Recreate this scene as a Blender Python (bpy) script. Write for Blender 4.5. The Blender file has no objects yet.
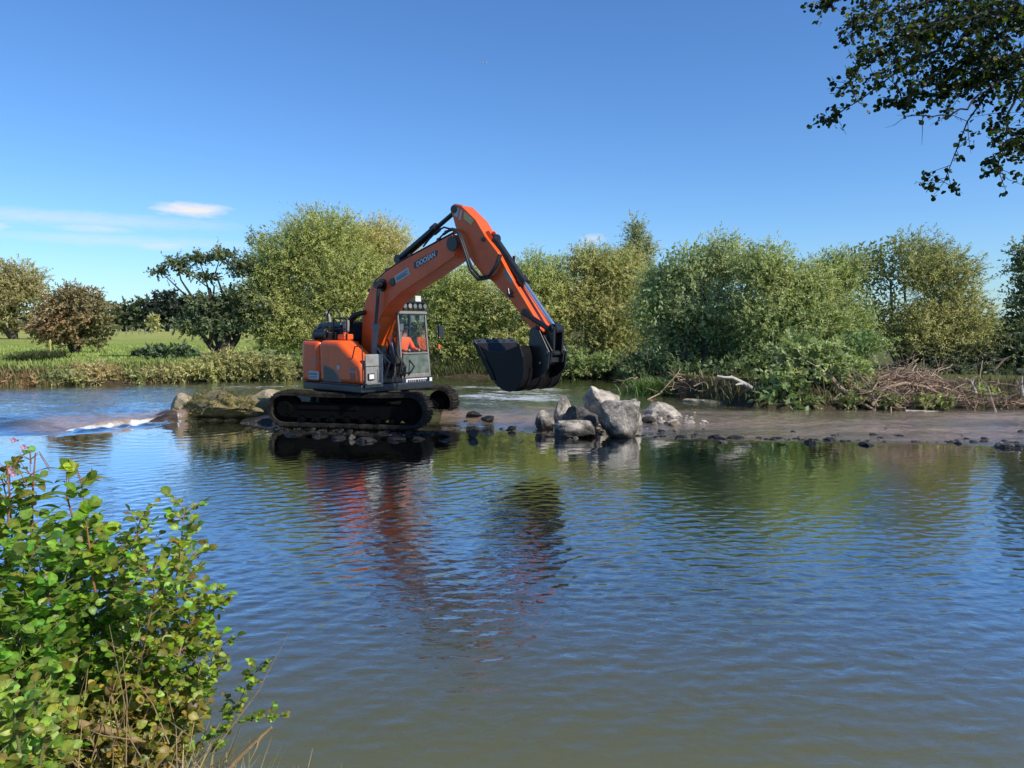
import bpy, bmesh, math
import numpy as np
from mathutils import Vector, Matrix

PI = math.pi
R = math.radians
sc = bpy.context.scene
col = sc.collection

# ------------------------------------------------------------------ camera
FPX, CAMH = 776.0, 2.5
PITCH = math.atan(56 / 776)
cam = bpy.data.cameras.new('camera')
cam.sensor_width = 36.0
cam.lens = 36.0 * FPX / 1024
cam.clip_end = 5000
cam.clip_start = 0.05
camo = bpy.data.objects.new('camera', cam)
col.objects.link(camo)
camo.location = (0, 0, CAMH)
camo.rotation_euler = (PI / 2 - PITCH, 0, 0)
sc.camera = camo

def ray(px, py):
    x = (px - 512) / FPX
    y = (384 - py) / FPX
    c, s = math.cos(PITCH), math.sin(PITCH)
    return np.array([x, c + y * s, -s + y * c])

def PY(px, py, Y):
    d = ray(px, py)
    return np.array([0, 0, CAMH]) + d * (Y / d[1])

def PZ(px, py, z=0.0):
    d = ray(px, py)
    return np.array([0, 0, CAMH]) + d * ((z - CAMH) / d[2])

# ------------------------------------------------------------------ materials
def new_mat(name):
    m = bpy.data.materials.new(name)
    m.use_nodes = True
    nt = m.node_tree
    nt.nodes.clear()
    out = nt.nodes.new('ShaderNodeOutputMaterial')
    return m, nt, out

def N(nt, t, **kw):
    n = nt.nodes.new(t)
    for k, v in kw.items():
        if k in n.inputs.keys() if hasattr(n.inputs, 'keys') else False:
            n.inputs[k].default_value = v
        else:
            setattr(n, k, v)
    return n

def ramp(nt, fac, stops):
    r = nt.nodes.new('ShaderNodeValToRGB')
    els = r.color_ramp.elements
    while len(els) < len(stops):
        els.new(0.5)
    for e, (p, c) in zip(els, stops):
        e.position = p
        e.color = (*c, 1) if len(c) == 3 else c
    nt.links.new(fac, r.inputs['Fac'])
    return r.outputs['Color']

def noise(nt, vec, scale, detail=6, rough=0.6, dist=0.0):
    n = nt.nodes.new('ShaderNodeTexNoise')
    n.inputs['Scale'].default_value = scale
    n.inputs['Detail'].default_value = detail
    n.inputs['Roughness'].default_value = rough
    n.inputs['Distortion'].default_value = dist
    if vec is not None:
        nt.links.new(vec, n.inputs['Vector'])
    return n.outputs['Fac']

def geo_pos(nt):
    return nt.nodes.new('ShaderNodeNewGeometry').outputs['Position']

def obj_pos(nt):
    return nt.nodes.new('ShaderNodeTexCoord').outputs['Object']

def math_n(nt, op, a, b=None, clamp=False):
    n = nt.nodes.new('ShaderNodeMath')
    n.operation = op
    n.use_clamp = clamp
    for i, v in enumerate((a, b)):
        if v is None:
            continue
        if isinstance(v, (int, float)):
            n.inputs[i].default_value = v
        else:
            nt.links.new(v, n.inputs[i])
    return n.outputs[0]

def mixc(nt, fac, a, b, blend='MIX'):
    n = nt.nodes.new('ShaderNodeMix')
    n.data_type = 'RGBA'
    n.blend_type = blend
    for idx, v in ((0, fac), (6, a), (7, b)):
        if isinstance(v, (int, float)):
            n.inputs[idx].default_value = v
        elif isinstance(v, tuple):
            n.inputs[idx].default_value = (*v, 1)
        else:
            nt.links.new(v, n.inputs[idx])
    return n.outputs[2]

def principled(nt, out, base, rough=0.5, metal=0.0, spec=0.5, bump=None, bstr=0.3, bdist=0.01):
    p = nt.nodes.new('ShaderNodeBsdfPrincipled')
    if isinstance(base, tuple):
        p.inputs['Base Color'].default_value = (*base, 1)
    else:
        nt.links.new(base, p.inputs['Base Color'])
    if isinstance(rough, (int, float)):
        p.inputs['Roughness'].default_value = rough
    else:
        nt.links.new(rough, p.inputs['Roughness'])
    p.inputs['Metallic'].default_value = metal
    p.inputs['Specular IOR Level'].default_value = spec
    if bump is not None:
        b = nt.nodes.new('ShaderNodeBump')
        b.inputs['Strength'].default_value = bstr
        b.inputs['Distance'].default_value = bdist
        nt.links.new(bump, b.inputs['Height'])
        nt.links.new(b.outputs['Normal'], p.inputs['Normal'])
    nt.links.new(p.outputs['BSDF'], out.inputs['Surface'])
    return p

def worn(name, c, rough=0.45, dirt=(0.08, 0.06, 0.045), amount=0.5, scale=6, metal=0.0, bstr=0.15, spec=0.5, mud=0.0):
    """painted / worn surface with grime mottling"""
    m, nt, out = new_mat(name)
    o = obj_pos(nt)
    f = noise(nt, o, scale, 8, 0.65)
    f2 = noise(nt, o, scale * 6, 4, 0.6)
    g = ramp(nt, f, [(0.42, (0, 0, 0)), (0.78, (1, 1, 1))])
    fac = math_n(nt, 'MULTIPLY', g, amount)
    v = mixc(nt, f2, tuple(x * 0.86 for x in c), tuple(min(1, x * 1.1) for x in c))
    base = mixc(nt, fac, v, dirt)
    if mud:
        # dried silt low down, with runs and splashes
        so_ = nt.nodes.new('ShaderNodeSeparateXYZ')
        nt.links.new(o, so_.inputs[0])
        mp_ = nt.nodes.new('ShaderNodeMapping')
        mp_.inputs['Scale'].default_value = (9, 9, 1.3)
        nt.links.new(o, mp_.inputs['Vector'])
        st_ = noise(nt, mp_.outputs[0], 1.0, 6, 0.7)
        lowf = ramp(nt, math_n(nt, 'DIVIDE', so_.outputs['Z'], 5.0), [(0.2, (.75, .75, .75)), (0.36, (.25, .25, .25)), (1.0, (.12, .12, .12))])
        mf_ = math_n(nt, 'MULTIPLY', ramp(nt, st_, [(0.46, (0, 0, 0)), (0.66, (1, 1, 1))]), math_n(nt, 'MULTIPLY', lowf, mud))
        base = mixc(nt, mf_, base, mixc(nt, f2, (0.11, 0.08, 0.055), (0.24, 0.185, 0.13)))
        sp_ = ramp(nt, noise(nt, o, 22, 3, 0.5), [(0.66, (0, 0, 0)), (0.72, (1, 1, 1))])
        base = mixc(nt, math_n(nt, 'MULTIPLY', sp_, math_n(nt, 'MULTIPLY', lowf, mud * .9)), base, (0.1, 0.07, 0.05))
    rg = math_n(nt, 'ADD', math_n(nt, 'MULTIPLY', f, 0.3), rough - 0.1)
    principled(nt, out, base, rg, metal, spec, f2, bstr, 0.003)
    return m

M = {}
M['orange'] = worn('orange_paint', (0.88, 0.112, 0.012), 0.32, (0.2, 0.06, 0.025), 0.32, 2.2, mud=.8)
M['orange_bright'] = worn('orange_bright', (0.90, 0.118, 0.012), 0.3, (0.22, 0.07, 0.025), 0.28, 2.5, mud=.8)
M['slate'] = worn('slate_paint', (0.016, 0.022, 0.032), 0.35, (0.04, 0.036, 0.03), 0.5, 4)
M['slate_light'] = worn('slate_light', (0.16, 0.17, 0.18), 0.5, (0.09, 0.08, 0.065), 0.6, 4)
M['cabgrey'] = worn('cab_grey', (0.22, 0.22, 0.21), 0.45, (0.13, 0.105, 0.075), 0.6, 5, mud=.7)
M['steel_pale'] = worn('pale_steel', (0.30, 0.30, 0.28), 0.5, (0.11, 0.095, 0.07), 0.75, 5, mud=.8)
M['black'] = worn('black_rubber', (0.012, 0.012, 0.013), 0.5, (0.03, 0.027, 0.022), 0.4, 8)
M['blackpaint'] = worn('black_paint', (0.008, 0.0085, 0.01), 0.3, (0.03, 0.025, 0.02), 0.35, 5)
M['bucket'] = worn('bucket_steel', (0.005, 0.0055, 0.007), 0.42, (0.028, 0.013, 0.008), 0.55, 3, spec=.2)
M['trackshoe'] = worn('muddy_track', (0.011, 0.010, 0.009), 0.7, (0.08, 0.064, 0.046), 0.9, 3.5, spec=.2)
M['trackdark'] = worn('track_dark', (0.002, 0.002, 0.002), 0.75, (0.008, 0.007, 0.006), 0.5, 4, spec=.1)
M['chrome'] = worn('rod_chrome', (0.6, 0.62, 0.64), 0.18, (0.4, 0.4, 0.4), 0.2, 5, 0.9)
M['white'] = worn('white_plastic', (0.72, 0.72, 0.7), 0.4, (0.4, 0.38, 0.33), 0.4, 5)
M['badge'] = worn('badge_navy', (0.012, 0.02, 0.045), 0.35, (0.03, 0.03, 0.035), 0.2, 5)
M['lettering'] = worn('lettering_white', (0.7, 0.72, 0.75), 0.5, (0.5, 0.5, 0.5), 0.2, 9)
M['sticker'] = worn('sticker_pale', (0.5, 0.55, 0.55), 0.5, (0.35, 0.36, 0.35), 0.5, 10)
M['stickerblue'] = worn('sticker_ink', (0.12, 0.2, 0.26), 0.5, (0.1, 0.14, 0.18), 0.3, 10)
M['yellow'] = worn('pale_yellow', (0.62, 0.52, 0.22), 0.5, (0.5, 0.42, 0.22), 0.5, 10)
M['red'] = worn('red_lens', (0.25, 0.02, 0.015), 0.2, (0.1, 0.02, 0.01), 0.4, 10)
M['hivis'] = worn('hi_vis_orange', (0.85, 0.13, 0.03), 0.8, (0.5, 0.1, 0.03), 0.3, 6)
M['skin'] = worn('skin', (0.45, 0.25, 0.18), 0.6, (0.35, 0.18, 0.12), 0.3, 9)
M['trousers'] = worn('dark_cloth', (0.02, 0.022, 0.03), 0.9, (0.03, 0.03, 0.03), 0.3, 9)
M['bird'] = worn('bird_white', (0.75, 0.75, 0.76), 0.7, (0.5, 0.5, 0.52), 0.3, 9)
M['birdgrey'] = worn('bird_grey', (0.4, 0.42, 0.45), 0.7, (0.3, 0.3, 0.32), 0.3, 9)
M['mustard'] = worn('marker_yellow', (0.6, 0.55, 0.15), 0.7, (0.4, 0.35, 0.15), 0.3, 9)
M['postwood'] = worn('post_wood', (0.2, 0.18, 0.15), 0.9, (0.12, 0.1, 0.08), 0.5, 9)

def lens_mat():
    m, nt, out = new_mat('lamp_lens')
    principled(nt, out, (0.75, 0.75, 0.7), 0.12, 0.0, 0.8, noise(nt, obj_pos(nt), 60), 0.2)
    return m
M['lens'] = lens_mat()

def glass_mat():
    m, nt, out = new_mat('cab_glass')
    tr = nt.nodes.new('ShaderNodeBsdfTransparent')
    tr.inputs['Color'].default_value = (0.95, 0.97, 0.95, 1)
    gl = nt.nodes.new('ShaderNodeBsdfGlossy')
    gl.inputs['Roughness'].default_value = 0.03
    fr = nt.nodes.new('ShaderNodeFresnel')
    fr.inputs['IOR'].default_value = 1.5
    f = math_n(nt, 'ADD', math_n(nt, 'MULTIPLY', fr.outputs[0], 0.55), math_n(nt, 'MULTIPLY', noise(nt, obj_pos(nt), 5), 0.02))
    mx = nt.nodes.new('ShaderNodeMixShader')
    nt.links.new(f, mx.inputs[0])
    nt.links.new(tr.outputs[0], mx.inputs[1])
    nt.links.new(gl.outputs[0], mx.inputs[2])
    nt.links.new(mx.outputs[0], out.inputs['Surface'])
    return m
M['glass'] = glass_mat()

def sheen_tint_glass_mat():
    m, nt, out = new_mat('sheen_tint_glass')
    tr = nt.nodes.new('ShaderNodeBsdfTransparent')
    tr.inputs['Color'].default_value = (0.55, 0.66, 0.6, 1)
    p = nt.nodes.new('ShaderNodeBsdfPrincipled')
    p.inputs['Base Color'].default_value = (0.22, 0.27, 0.23, 1)  # pale green mixed in to paint the lower pane's reflection
    p.inputs['Roughness'].default_value = 0.15
    f = ramp(nt, noise(nt, obj_pos(nt), 6, 6), [(0.35, (0.35, 0.35, 0.35)), (0.7, (0.7, 0.7, 0.7))])
    mx = nt.nodes.new('ShaderNodeMixShader')
    nt.links.new(f, mx.inputs[0])
    nt.links.new(tr.outputs[0], mx.inputs[1])
    nt.links.new(p.outputs[0], mx.inputs[2])
    nt.links.new(mx.outputs[0], out.inputs['Surface'])
    return m
M['glass_sheen_tint'] = sheen_tint_glass_mat()

def foliage_mat(name, trans=0.3, gloss=0.05, rough=0.45, tint=(1.25, 1.2, 0.55), mottle=0.0):
    m, nt, out = new_mat(name)
    a = nt.nodes.new('ShaderNodeAttribute')
    a.attribute_name = 'col'
    csrc = a.outputs['Color']
    if mottle:
        lu = nt.nodes.new('ShaderNodeAttribute')
        lu.attribute_name = 'leafuv'
        su = nt.nodes.new('ShaderNodeSeparateColor')
        nt.links.new(lu.outputs['Color'], su.inputs[0])
        ph = math_n(nt, 'SUBTRACT', math_n(nt, 'MULTIPLY', su.outputs[0], 8.0), math_n(nt, 'MULTIPLY', su.outputs[1], 2.2))
        fr_ = math_n(nt, 'ABSOLUTE', math_n(nt, 'SUBTRACT', math_n(nt, 'FRACT', ph), .5))
        vein = ramp(nt, fr_, [(0.0, (1.35, 1.3, 1.15)), (0.13, (1, 1, 1)), (0.5, (.82, .84, .8))])
        csrc = mixc(nt, .8, csrc, mixc(nt, 1.0, csrc, vein, 'MULTIPLY'))
        f = noise(nt, geo_pos(nt), 55, 6, .7)
        csrc = mixc(nt, mottle, csrc, mixc(nt, 1.0, csrc, ramp(nt, f, [(.35, (.45, .5, .4)), (.55, (1, 1, 1)), (.75, (1.5, 1.35, 1.1))]), 'MULTIPLY'))
    d = nt.nodes.new('ShaderNodeBsdfDiffuse')
    nt.links.new(csrc, d.inputs['Color'])
    t = nt.nodes.new('ShaderNodeBsdfTranslucent')
    tc = mixc(nt, 1.0, csrc, tint, 'MULTIPLY')
    nt.links.new(tc, t.inputs['Color'])
    mx = nt.nodes.new('ShaderNodeMixShader')
    mx.inputs[0].default_value = trans
    nt.links.new(d.outputs[0], mx.inputs[1])
    nt.links.new(t.outputs[0], mx.inputs[2])
    g = nt.nodes.new('ShaderNodeBsdfGlossy')
    g.inputs['Roughness'].default_value = rough
    g.inputs['Color'].default_value = (0.9, 0.95, 1.0, 1)
    mx2 = nt.nodes.new('ShaderNodeMixShader')
    mx2.inputs[0].default_value = gloss
    nt.links.new(mx.outputs[0], mx2.inputs[1])
    nt.links.new(g.outputs[0], mx2.inputs[2])
    nt.links.new(mx2.outputs[0], out.inputs['Surface'])
    return m
M['foliage'] = foliage_mat('foliage', 0.42, 0.02, 0.5, (1.25, 1.2, .65))
M['near_leaf'] = foliage_mat('near_leaf', 0.48, 0.025, 0.45, (1.5, 1.35, 0.4), 0.8)
M['alder_leaf'] = foliage_mat('alder_leaf', 0.42, 0.02, 0.45, (1.6, 1.5, .5))
M['drygrass'] = foliage_mat('dry_grass', 0.25, 0.02, 0.6, (1.1, 1.0, 0.8))
M['petal'] = foliage_mat('petal', 0.4, 0.03, 0.6, (1.1, 1.0, 1.05))

def bark_mat(name, a, b, scale=14):
    m, nt, out = new_mat(name)
    o = geo_pos(nt)
    f = noise(nt, o, scale, 8, 0.7)
    base = ramp(nt, f, [(0.3, a), (0.7, b)])
    principled(nt, out, base, 0.85, 0, 0.3, f, 0.5, 0.02)
    return m
M['bark'] = bark_mat('bark', (0.045, 0.036, 0.026), (0.13, 0.11, 0.08))
M['bark_dark'] = bark_mat('bark_dark', (0.02, 0.017, 0.014), (0.06, 0.05, 0.04))
M['bark_pale'] = bark_mat('bark_pale', (0.14, 0.12, 0.08), (0.26, 0.23, 0.16))
M['deadwood'] = bark_mat('dead_wood', (0.2, 0.125, 0.08), (0.55, 0.4, 0.28), 9)
M['whitewood'] = bark_mat('white_wood', (0.34, 0.3, 0.25), (0.6, 0.55, 0.48), 9)
M['stem_tan'] = bark_mat('stem_tan', (0.2, 0.13, 0.06), (0.36, 0.26, 0.13), 30)
M['stem_green'] = bark_mat('stem_green', (0.1, 0.13, 0.04), (0.2, 0.2, 0.08), 30)
M['stem_red'] = bark_mat('stem_red', (0.22, 0.07, 0.04), (0.34, 0.19, 0.09), 30)

def rock_mat(name, light, dark, wet=0.12, crack=1.0, moss=0.0):
    m, nt, out = new_mat(name)
    g = geo_pos(nt)
    f = noise(nt, g, 2.3, 10, 0.65, 0.4)
    f2 = noise(nt, g, 11, 8, 0.7)
    vo = nt.nodes.new('ShaderNodeTexVoronoi')
    vo.feature = 'DISTANCE_TO_EDGE'
    vo.inputs['Scale'].default_value = 2.1
    nz = nt.nodes.new('ShaderNodeTexNoise')
    nz.inputs['Scale'].default_value = 3.0
    nt.links.new(g, nz.inputs['Vector'])
    wv = mixc(nt, 0.35, g, nz.outputs['Color'])
    nt.links.new(wv, vo.inputs['Vector'])
    ck = ramp(nt, vo.outputs['Distance'], [(0.0, (0.3, 0.3, 0.3)), (0.035, (1, 1, 1))])
    base = ramp(nt, f, [(0.36, dark), (0.5, tuple((a + b) / 2 for a, b in zip(dark, light))), (0.6, light)])
    base = mixc(nt, 1.0, base, ramp(nt, f2, [(0.25, (0.55, 0.55, 0.55)), (0.6, (1, 1, 1)), (0.8, (1.1, 1.1, 1.1))]), 'MULTIPLY')
    base = mixc(nt, 0.55 * crack, base, ck, 'MULTIPLY')
    sx = nt.nodes.new('ShaderNodeSeparateXYZ')
    nt.links.new(g, sx.inputs[0])
    if moss > 0:
        nn = nt.nodes.new('ShaderNodeNewGeometry')
        sn = nt.nodes.new('ShaderNodeSeparateXYZ')
        nt.links.new(nn.outputs['Normal'], sn.inputs[0])
        mf = math_n(nt, 'MULTIPLY', ramp(nt, noise(nt, g, 3.5, 8, 0.7), [(0.38, (0, 0, 0)), (0.55, (1, 1, 1))]), moss)
        base = mixc(nt, mf, base, mixc(nt, f2, (0.08, 0.078, 0.018), (0.34, 0.28, 0.09)))
    wz = math_n(nt, 'ADD', sx.outputs['Z'], math_n(nt, 'MULTIPLY', math_n(nt, 'SUBTRACT', f, 0.5), 0.35))
    wf = ramp(nt, math_n(nt, 'DIVIDE', wz, max(wet * 2, 0.01)), [(0.35, (1, 1, 1)), (0.75, (0, 0, 0))])
    base = mixc(nt, math_n(nt, 'MULTIPLY', wf, 0.85), base, mixc(nt, 1.0, base, (0.16, 0.15, 0.14), 'MULTIPLY'))
    rg = math_n(nt, 'SUBTRACT', 0.85, math_n(nt, 'MULTIPLY', wf, 0.55))
    hb = math_n(nt, 'ADD', math_n(nt, 'MULTIPLY', f, 1.0), math_n(nt, 'MULTIPLY', f2, 0.5))
    principled(nt, out, base, rg, 0, 0.4, hb, 1.0, 0.10)
    return m
M['rock_tan'] = rock_mat('rock_tan', (0.72, 0.63, 0.5), (0.25, 0.215, 0.175), 0.1)
M['rock_grey'] = rock_mat('rock_grey', (0.56, 0.49, 0.4), (0.10, 0.093, 0.082), 0.2)
M['rock_dark'] = rock_mat('rock_dark', (0.17, 0.155, 0.135), (0.05, 0.048, 0.045), 0.25)
M['rock_wet'] = rock_mat('rock_wet', (0.1, 0.09, 0.08), (0.025, 0.024, 0.022), 0.6)
M['rock_moss'] = rock_mat('rock_moss', (0.36, 0.3, 0.2), (0.13, 0.1, 0.06), 0.12, 1, 0.9)
M['rock_cream'] = rock_mat('rock_cream', (0.6, 0.5, 0.36), (0.32, 0.25, 0.16), 0.12, 1, 0.25)
M['rock_brown'] = rock_mat('rock_brown', (0.3, 0.2, 0.14), (0.12, 0.075, 0.055), 0.2, 1, 0.15)

# ------------------------------------------------------------------ mesh builder
def link(o, parent=None):
    col.objects.link(o)
    if parent is not None:
        o.parent = parent
    return o

def tag(o, label=None, cat=None, group=None, kind=None):
    if label: o['label'] = label
    if cat: o['category'] = cat
    if group: o['group'] = group
    if kind: o['kind'] = kind
    return o

def empty(name, loc, rz=0.0):
    o = bpy.data.objects.new(name, None)
    o.empty_display_size = 0.3
    o.location = loc
    o.rotation_euler = (0, 0, rz)
    col.objects.link(o)
    return o

class MB:
    def __init__(self, Mx=None):
        self.v, self.f, self.M = [], [], Mx
    def add(self, vs, fs):
        b = len(self.v)
        for p in vs:
            p = Vector(p)
            if self.M is not None:
                p = self.M @ p
            self.v.append(tuple(p))
        for f in fs:
            self.f.append(tuple(b + i for i in f))
    def box(self, c, s, rot=None):
        hx, hy, hz = s[0] / 2, s[1] / 2, s[2] / 2
        vs = [Vector((x, y, z)) for x in (-hx, hx) for y in (-hy, hy) for z in (-hz, hz)]
        if rot is not None:
            vs = [rot @ p for p in vs]
        self.add([p + Vector(c) for p in vs], [(0, 1, 3, 2), (4, 6, 7, 5), (0, 4, 5, 1), (2, 3, 7, 6), (0, 2, 6, 4), (1, 5, 7, 3)])
    def prism(self, poly, y0, y1, axis='y'):
        """poly of (u,z) extruded along y (or (x,y) along z)"""
        n = len(poly)
        if axis == 'y':
            vs = [(u, y0, z) for u, z in poly] + [(u, y1, z) for u, z in poly]
        elif axis == 'z':
            vs = [(u, z, y0) for u, z in poly] + [(u, z, y1) for u, z in poly]
        else:
            vs = [(y0, u, z) for u, z in poly] + [(y1, u, z) for u, z in poly]
        fs = [tuple(range(n)), tuple(range(2 * n - 1, n - 1, -1))]
        fs += [(i, i + n, (i + 1) % n + n, (i + 1) % n) for i in range(n)]
        self.add(vs, fs)
    def tube(self, pts, rad, n=8, cap=True):
        pts = [Vector(p) for p in pts]
        if isinstance(rad, (int, float)):
            rad = [rad] * len(pts)
        rings = []
        up = None
        for i, p in enumerate(pts):
            d = (pts[min(i + 1, len(pts) - 1)] - pts[max(i - 1, 0)])
            if d.length < 1e-9:
                d = Vector((0, 0, 1))
            d.normalize()
            if up is None:
                up = d.orthogonal().normalized()
            else:
                up = (up - d * up.dot(d))
                up = up.normalized() if up.length > 1e-6 else d.orthogonal().normalized()
            w = d.cross(up)
            rings.append([p + (up * math.cos(2 * PI * k / n) + w * math.sin(2 * PI * k / n)) * rad[i] for k in range(n)])
        vs = [q for r in rings for q in r]
        fs = []
        for i in range(len(rings) - 1):
            for k in range(n):
                fs.append((i * n + k, i * n + (k + 1) % n, (i + 1) * n + (k + 1) % n, (i + 1) * n + k))
        if cap:
            fs.append(tuple(range(n - 1, -1, -1)))
            fs.append(tuple((len(rings) - 1) * n + k for k in range(n)))
        self.add(vs, fs)
    def cyl(self, a, b, r, n=20):
        self.tube([a, b], r, n)
    def build(self, name, mat, parent=None, smooth=False, bevel=0.0, seg=2):
        me = bpy.data.meshes.new(name)
        me.from_pydata(self.v, [], self.f)
        bm = bmesh.new()
        bm.from_mesh(me)
        bmesh.ops.recalc_face_normals(bm, faces=bm.faces)
        bm.to_mesh(me)
        bm.free()
        me.materials.append(mat)
        o = bpy.data.objects.new(name, me)
        link(o, parent)
        if bevel > 0:
            md = o.modifiers.new('bevel', 'BEVEL')
            md.width = bevel
            md.segments = seg
            md.limit_method = 'ANGLE'
            md.angle_limit = R(35)
        if smooth:
            for p in me.polygons:
                p.use_smooth = True
            me.set_sharp_from_angle(angle=R(38))
        return o

def np_mesh(name, V, F, mat, parent=None, colr=None, smooth=False, k=4, luv=None):
    """V (n,3), F (m,k) -> object. colr (n,3) point colour attribute"""
    me = bpy.data.meshes.new(name)
    V = np.ascontiguousarray(V, dtype=np.float32)
    F = np.ascontiguousarray(F, dtype=np.int32)
    k = F.shape[1]
    me.vertices.add(len(V))
    me.vertices.foreach_set('co', V.ravel())
    me.loops.add(F.size)
    me.loops.foreach_set('vertex_index', F.ravel())
    me.polygons.add(len(F))
    me.polygons.foreach_set('loop_start', np.arange(0, F.size, k, dtype=np.int32))
    if smooth:
        me.polygons.foreach_set('use_smooth', np.ones(len(F), dtype=bool))
    me.update(calc_edges=True)
    if colr is not None:
        a = me.attributes.new('col', 'FLOAT_COLOR', 'POINT')
        c4 = np.ones((len(V), 4), dtype=np.float32)
        c4[:, :3] = colr
        a.data.foreach_set('color', c4.ravel())
    if luv is not None:
        a = me.attributes.new('leafuv', 'FLOAT_COLOR', 'POINT')
        c4 = np.ones((len(V), 4), dtype=np.float32)
        c4[:, :2] = luv
        a.data.foreach_set('color', c4.ravel())
    me.materials.append(mat)
    o = bpy.data.objects.new(name, me)
    link(o, parent)
    return o

def nrm(a):
    return a / np.maximum(np.linalg.norm(a, axis=-1, keepdims=True), 1e-9)

def sine_noise(P, freq, seed=0, octv=3):
    r = np.random.default_rng(1000 + seed)
    tot = np.zeros(P.shape[:-1])
    amp, s = 1.0, 0.0
    for o in range(octv):
        acc = 0
        for _ in range(5):
            kv = nrm(r.normal(size=P.shape[-1])) * freq * (2 ** o) * (0.7 + 0.6 * r.random())
            acc = acc + np.sin(P @ kv + r.random() * 6.283)
        tot += amp * acc / 2.2
        s += amp
        amp *= 0.55
    return tot / s

def sstep(a, b, x):
    t = np.clip((x - a) / (b - a), 0, 1)
    return t * t * (3 - 2 * t)

# ------------------------------------------------------------------ terrain
NB = ([-60, -8, -5, -3, -2, -1.2, -0.4, 0.5, 2, 4, 5.5, 7, 9, 60], [7, 6.2, 5.2, 4.3, 3.9, 3.5, 3.0, 2.75, 2.7, 3.2, 4.6, 6.2, 7.6, 12])
FB = ([-60, -30, -18.8, -14.3, -11.1, -7, -3.2, 1, 4.2, 4.75, 5.0, 5.6, 6.75, 8.9, 13.7, 20, 60],
      [24, 26, 28.4, 30.5, 32.6, 34, 34.8, 34.8, 33.5, 30, 26.7, 23.1, 21.3, 20.9, 21.2, 21.5, 24])
WY = ([-60, -14, -11.2, -10.4, -9.1, -7.4, -6, -4, -1.8, 0, 1, 4, 8, 14, 60], [15, 17.6, 18.7, 19.0, 20.7, 21.8, 20.9, 20.0, 19.6, 18.9, 18.2, 17.5, 16.9, 16.8, 17])
WW = ([-60, -14, -11.2, -10.4, -9, -7, -4, -1.8, 1, 4, 60], [5, 3, 1.0, 0.25, 0.25, 0.4, 0.6, 1.6, 2.4, 3.2, 3.4])

def water_level(X, Y):
    d = Y - np.interp(X, *WY)
    lip = sstep(-12.5, -10.8, X) * (1 - sstep(-9.6, -8.8, X)) * 0.5
    return 0.3 * ((1 - lip) * sstep(0, 1, d / np.interp(X, *WW)) + lip * sstep(0.1, 3.2, d))

def terrain_h(X, Y):
    P = np.stack([X, Y], -1)
    n1 = sine_noise(P, 0.9, 3)
    n2 = sine_noise(P, 0.12, 5)
    bed = -0.5 + 0.15 * sstep(16, 19, Y) + 0.0 * X
    dn = np.interp(X, *NB) - Y + 0.15 * n1
    hn = sstep(-0.5, 0.9, dn) * 1.25 + sstep(0.9, 5, dn) * 0.25 + 0.04 * n1
    df = Y - np.interp(X, *FB) + 0.3 * n1
    top = np.where(X < 2.0, 1.25, 1.15)
    hf = sstep(-0.7, 1.2, df) * (top + 0.15) + 0.06 * n1 * sstep(0, 3, df) + 0.12 * n2 * sstep(4, 30, df)
    return bed + hn * (Y < 15) + hf * (Y > 15)

def axis(segs):
    out = []
    for a, b, st in segs:
        out += list(np.arange(a, b, st))
    out.append(segs[-1][1])
    return np.array(out)

gx = axis([(-1500, -200, 130), (-200, -60, 14), (-60, -20, 1.5), (-20, 20, 0.35), (20, 60, 1.5), (60, 200, 14), (200, 1500, 130)])
gy = axis([(-30, -4, 3), (-4, 10, 0.3), (10, 18, 0.8), (18, 42, 0.35), (42, 80, 1.2), (80, 200, 8), (200, 3000, 140)])

def grid_mesh(name, xs, ys, hfun, mat, colr=None, smooth=True):
    X, Y = np.meshgrid(xs, ys)
    Z = hfun(X, Y)
    V = np.stack([X, Y, Z], -1).reshape(-1, 3)
    nx, ny = len(xs), len(ys)
    i = np.arange(ny - 1)[:, None] * nx + np.arange(nx - 1)[None, :]
    F = np.stack([i, i + 1, i + nx + 1, i + nx], -1).reshape(-1, 4)
    return np_mesh(name, V, F, mat, None, colr(X, Y).reshape(-1, 3) if colr else None, smooth)

def ground_mat():
    m, nt, out = new_mat('meadow_ground')
    g = geo_pos(nt)
    a = nt.nodes.new('ShaderNodeAttribute')
    a.attribute_name = 'col'
    f = noise(nt, g, 0.35, 8, 0.6)
    f2 = noise(nt, g, 4.0, 8, 0.75)
    mul = ramp(nt, f, [(0.3, (0.72, 0.75, 0.7)), (0.7, (1.2, 1.15, 1.1))])
    mul2 = ramp(nt, f2, [(0.25, (0.5, 0.5, 0.45)), (0.6, (1.05, 1.05, 1)), (0.85, (1.35, 1.3, 1.1))])
    base = mixc(nt, 1.0, mixc(nt, 1.0, a.outputs['Color'], mul, 'MULTIPLY'), mul2, 'MULTIPLY')
    principled(nt, out, base, 0.95, 0, 0.15, f2, 0.9, 0.08)
    return m

def ground_col(X, Y):
    P = np.stack([X, Y], -1)
    grass = np.array([0.27, 0.34, 0.07])
    n = sine_noise(P, 0.25, 8)[..., None]
    c = grass + n * np.array([0.03, 0.015, 0.008])
    soil = np.array([0.075, 0.055, 0.036])
    df = (Y - np.interp(X, *FB))
    nb = (Y < 15)
    dn = np.interp(X, *NB) - Y
    t = np.where(nb, sstep(0.9, 3.0, dn), sstep(1.2, 3.5, df) * np.where(X < 1, 1, 0.25))[..., None]
    far = sstep(60, 120, Y)[..., None]
    c = c * (1 - far) + far * np.array([0.38, 0.40, 0.11])
    return np.clip(soil * (1 - t) + c * t, 0.005, 1)

M['ground'] = ground_mat()
tag(grid_mesh('ground', gx, gy, terrain_h, M['ground'], ground_col), kind='structure')

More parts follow.
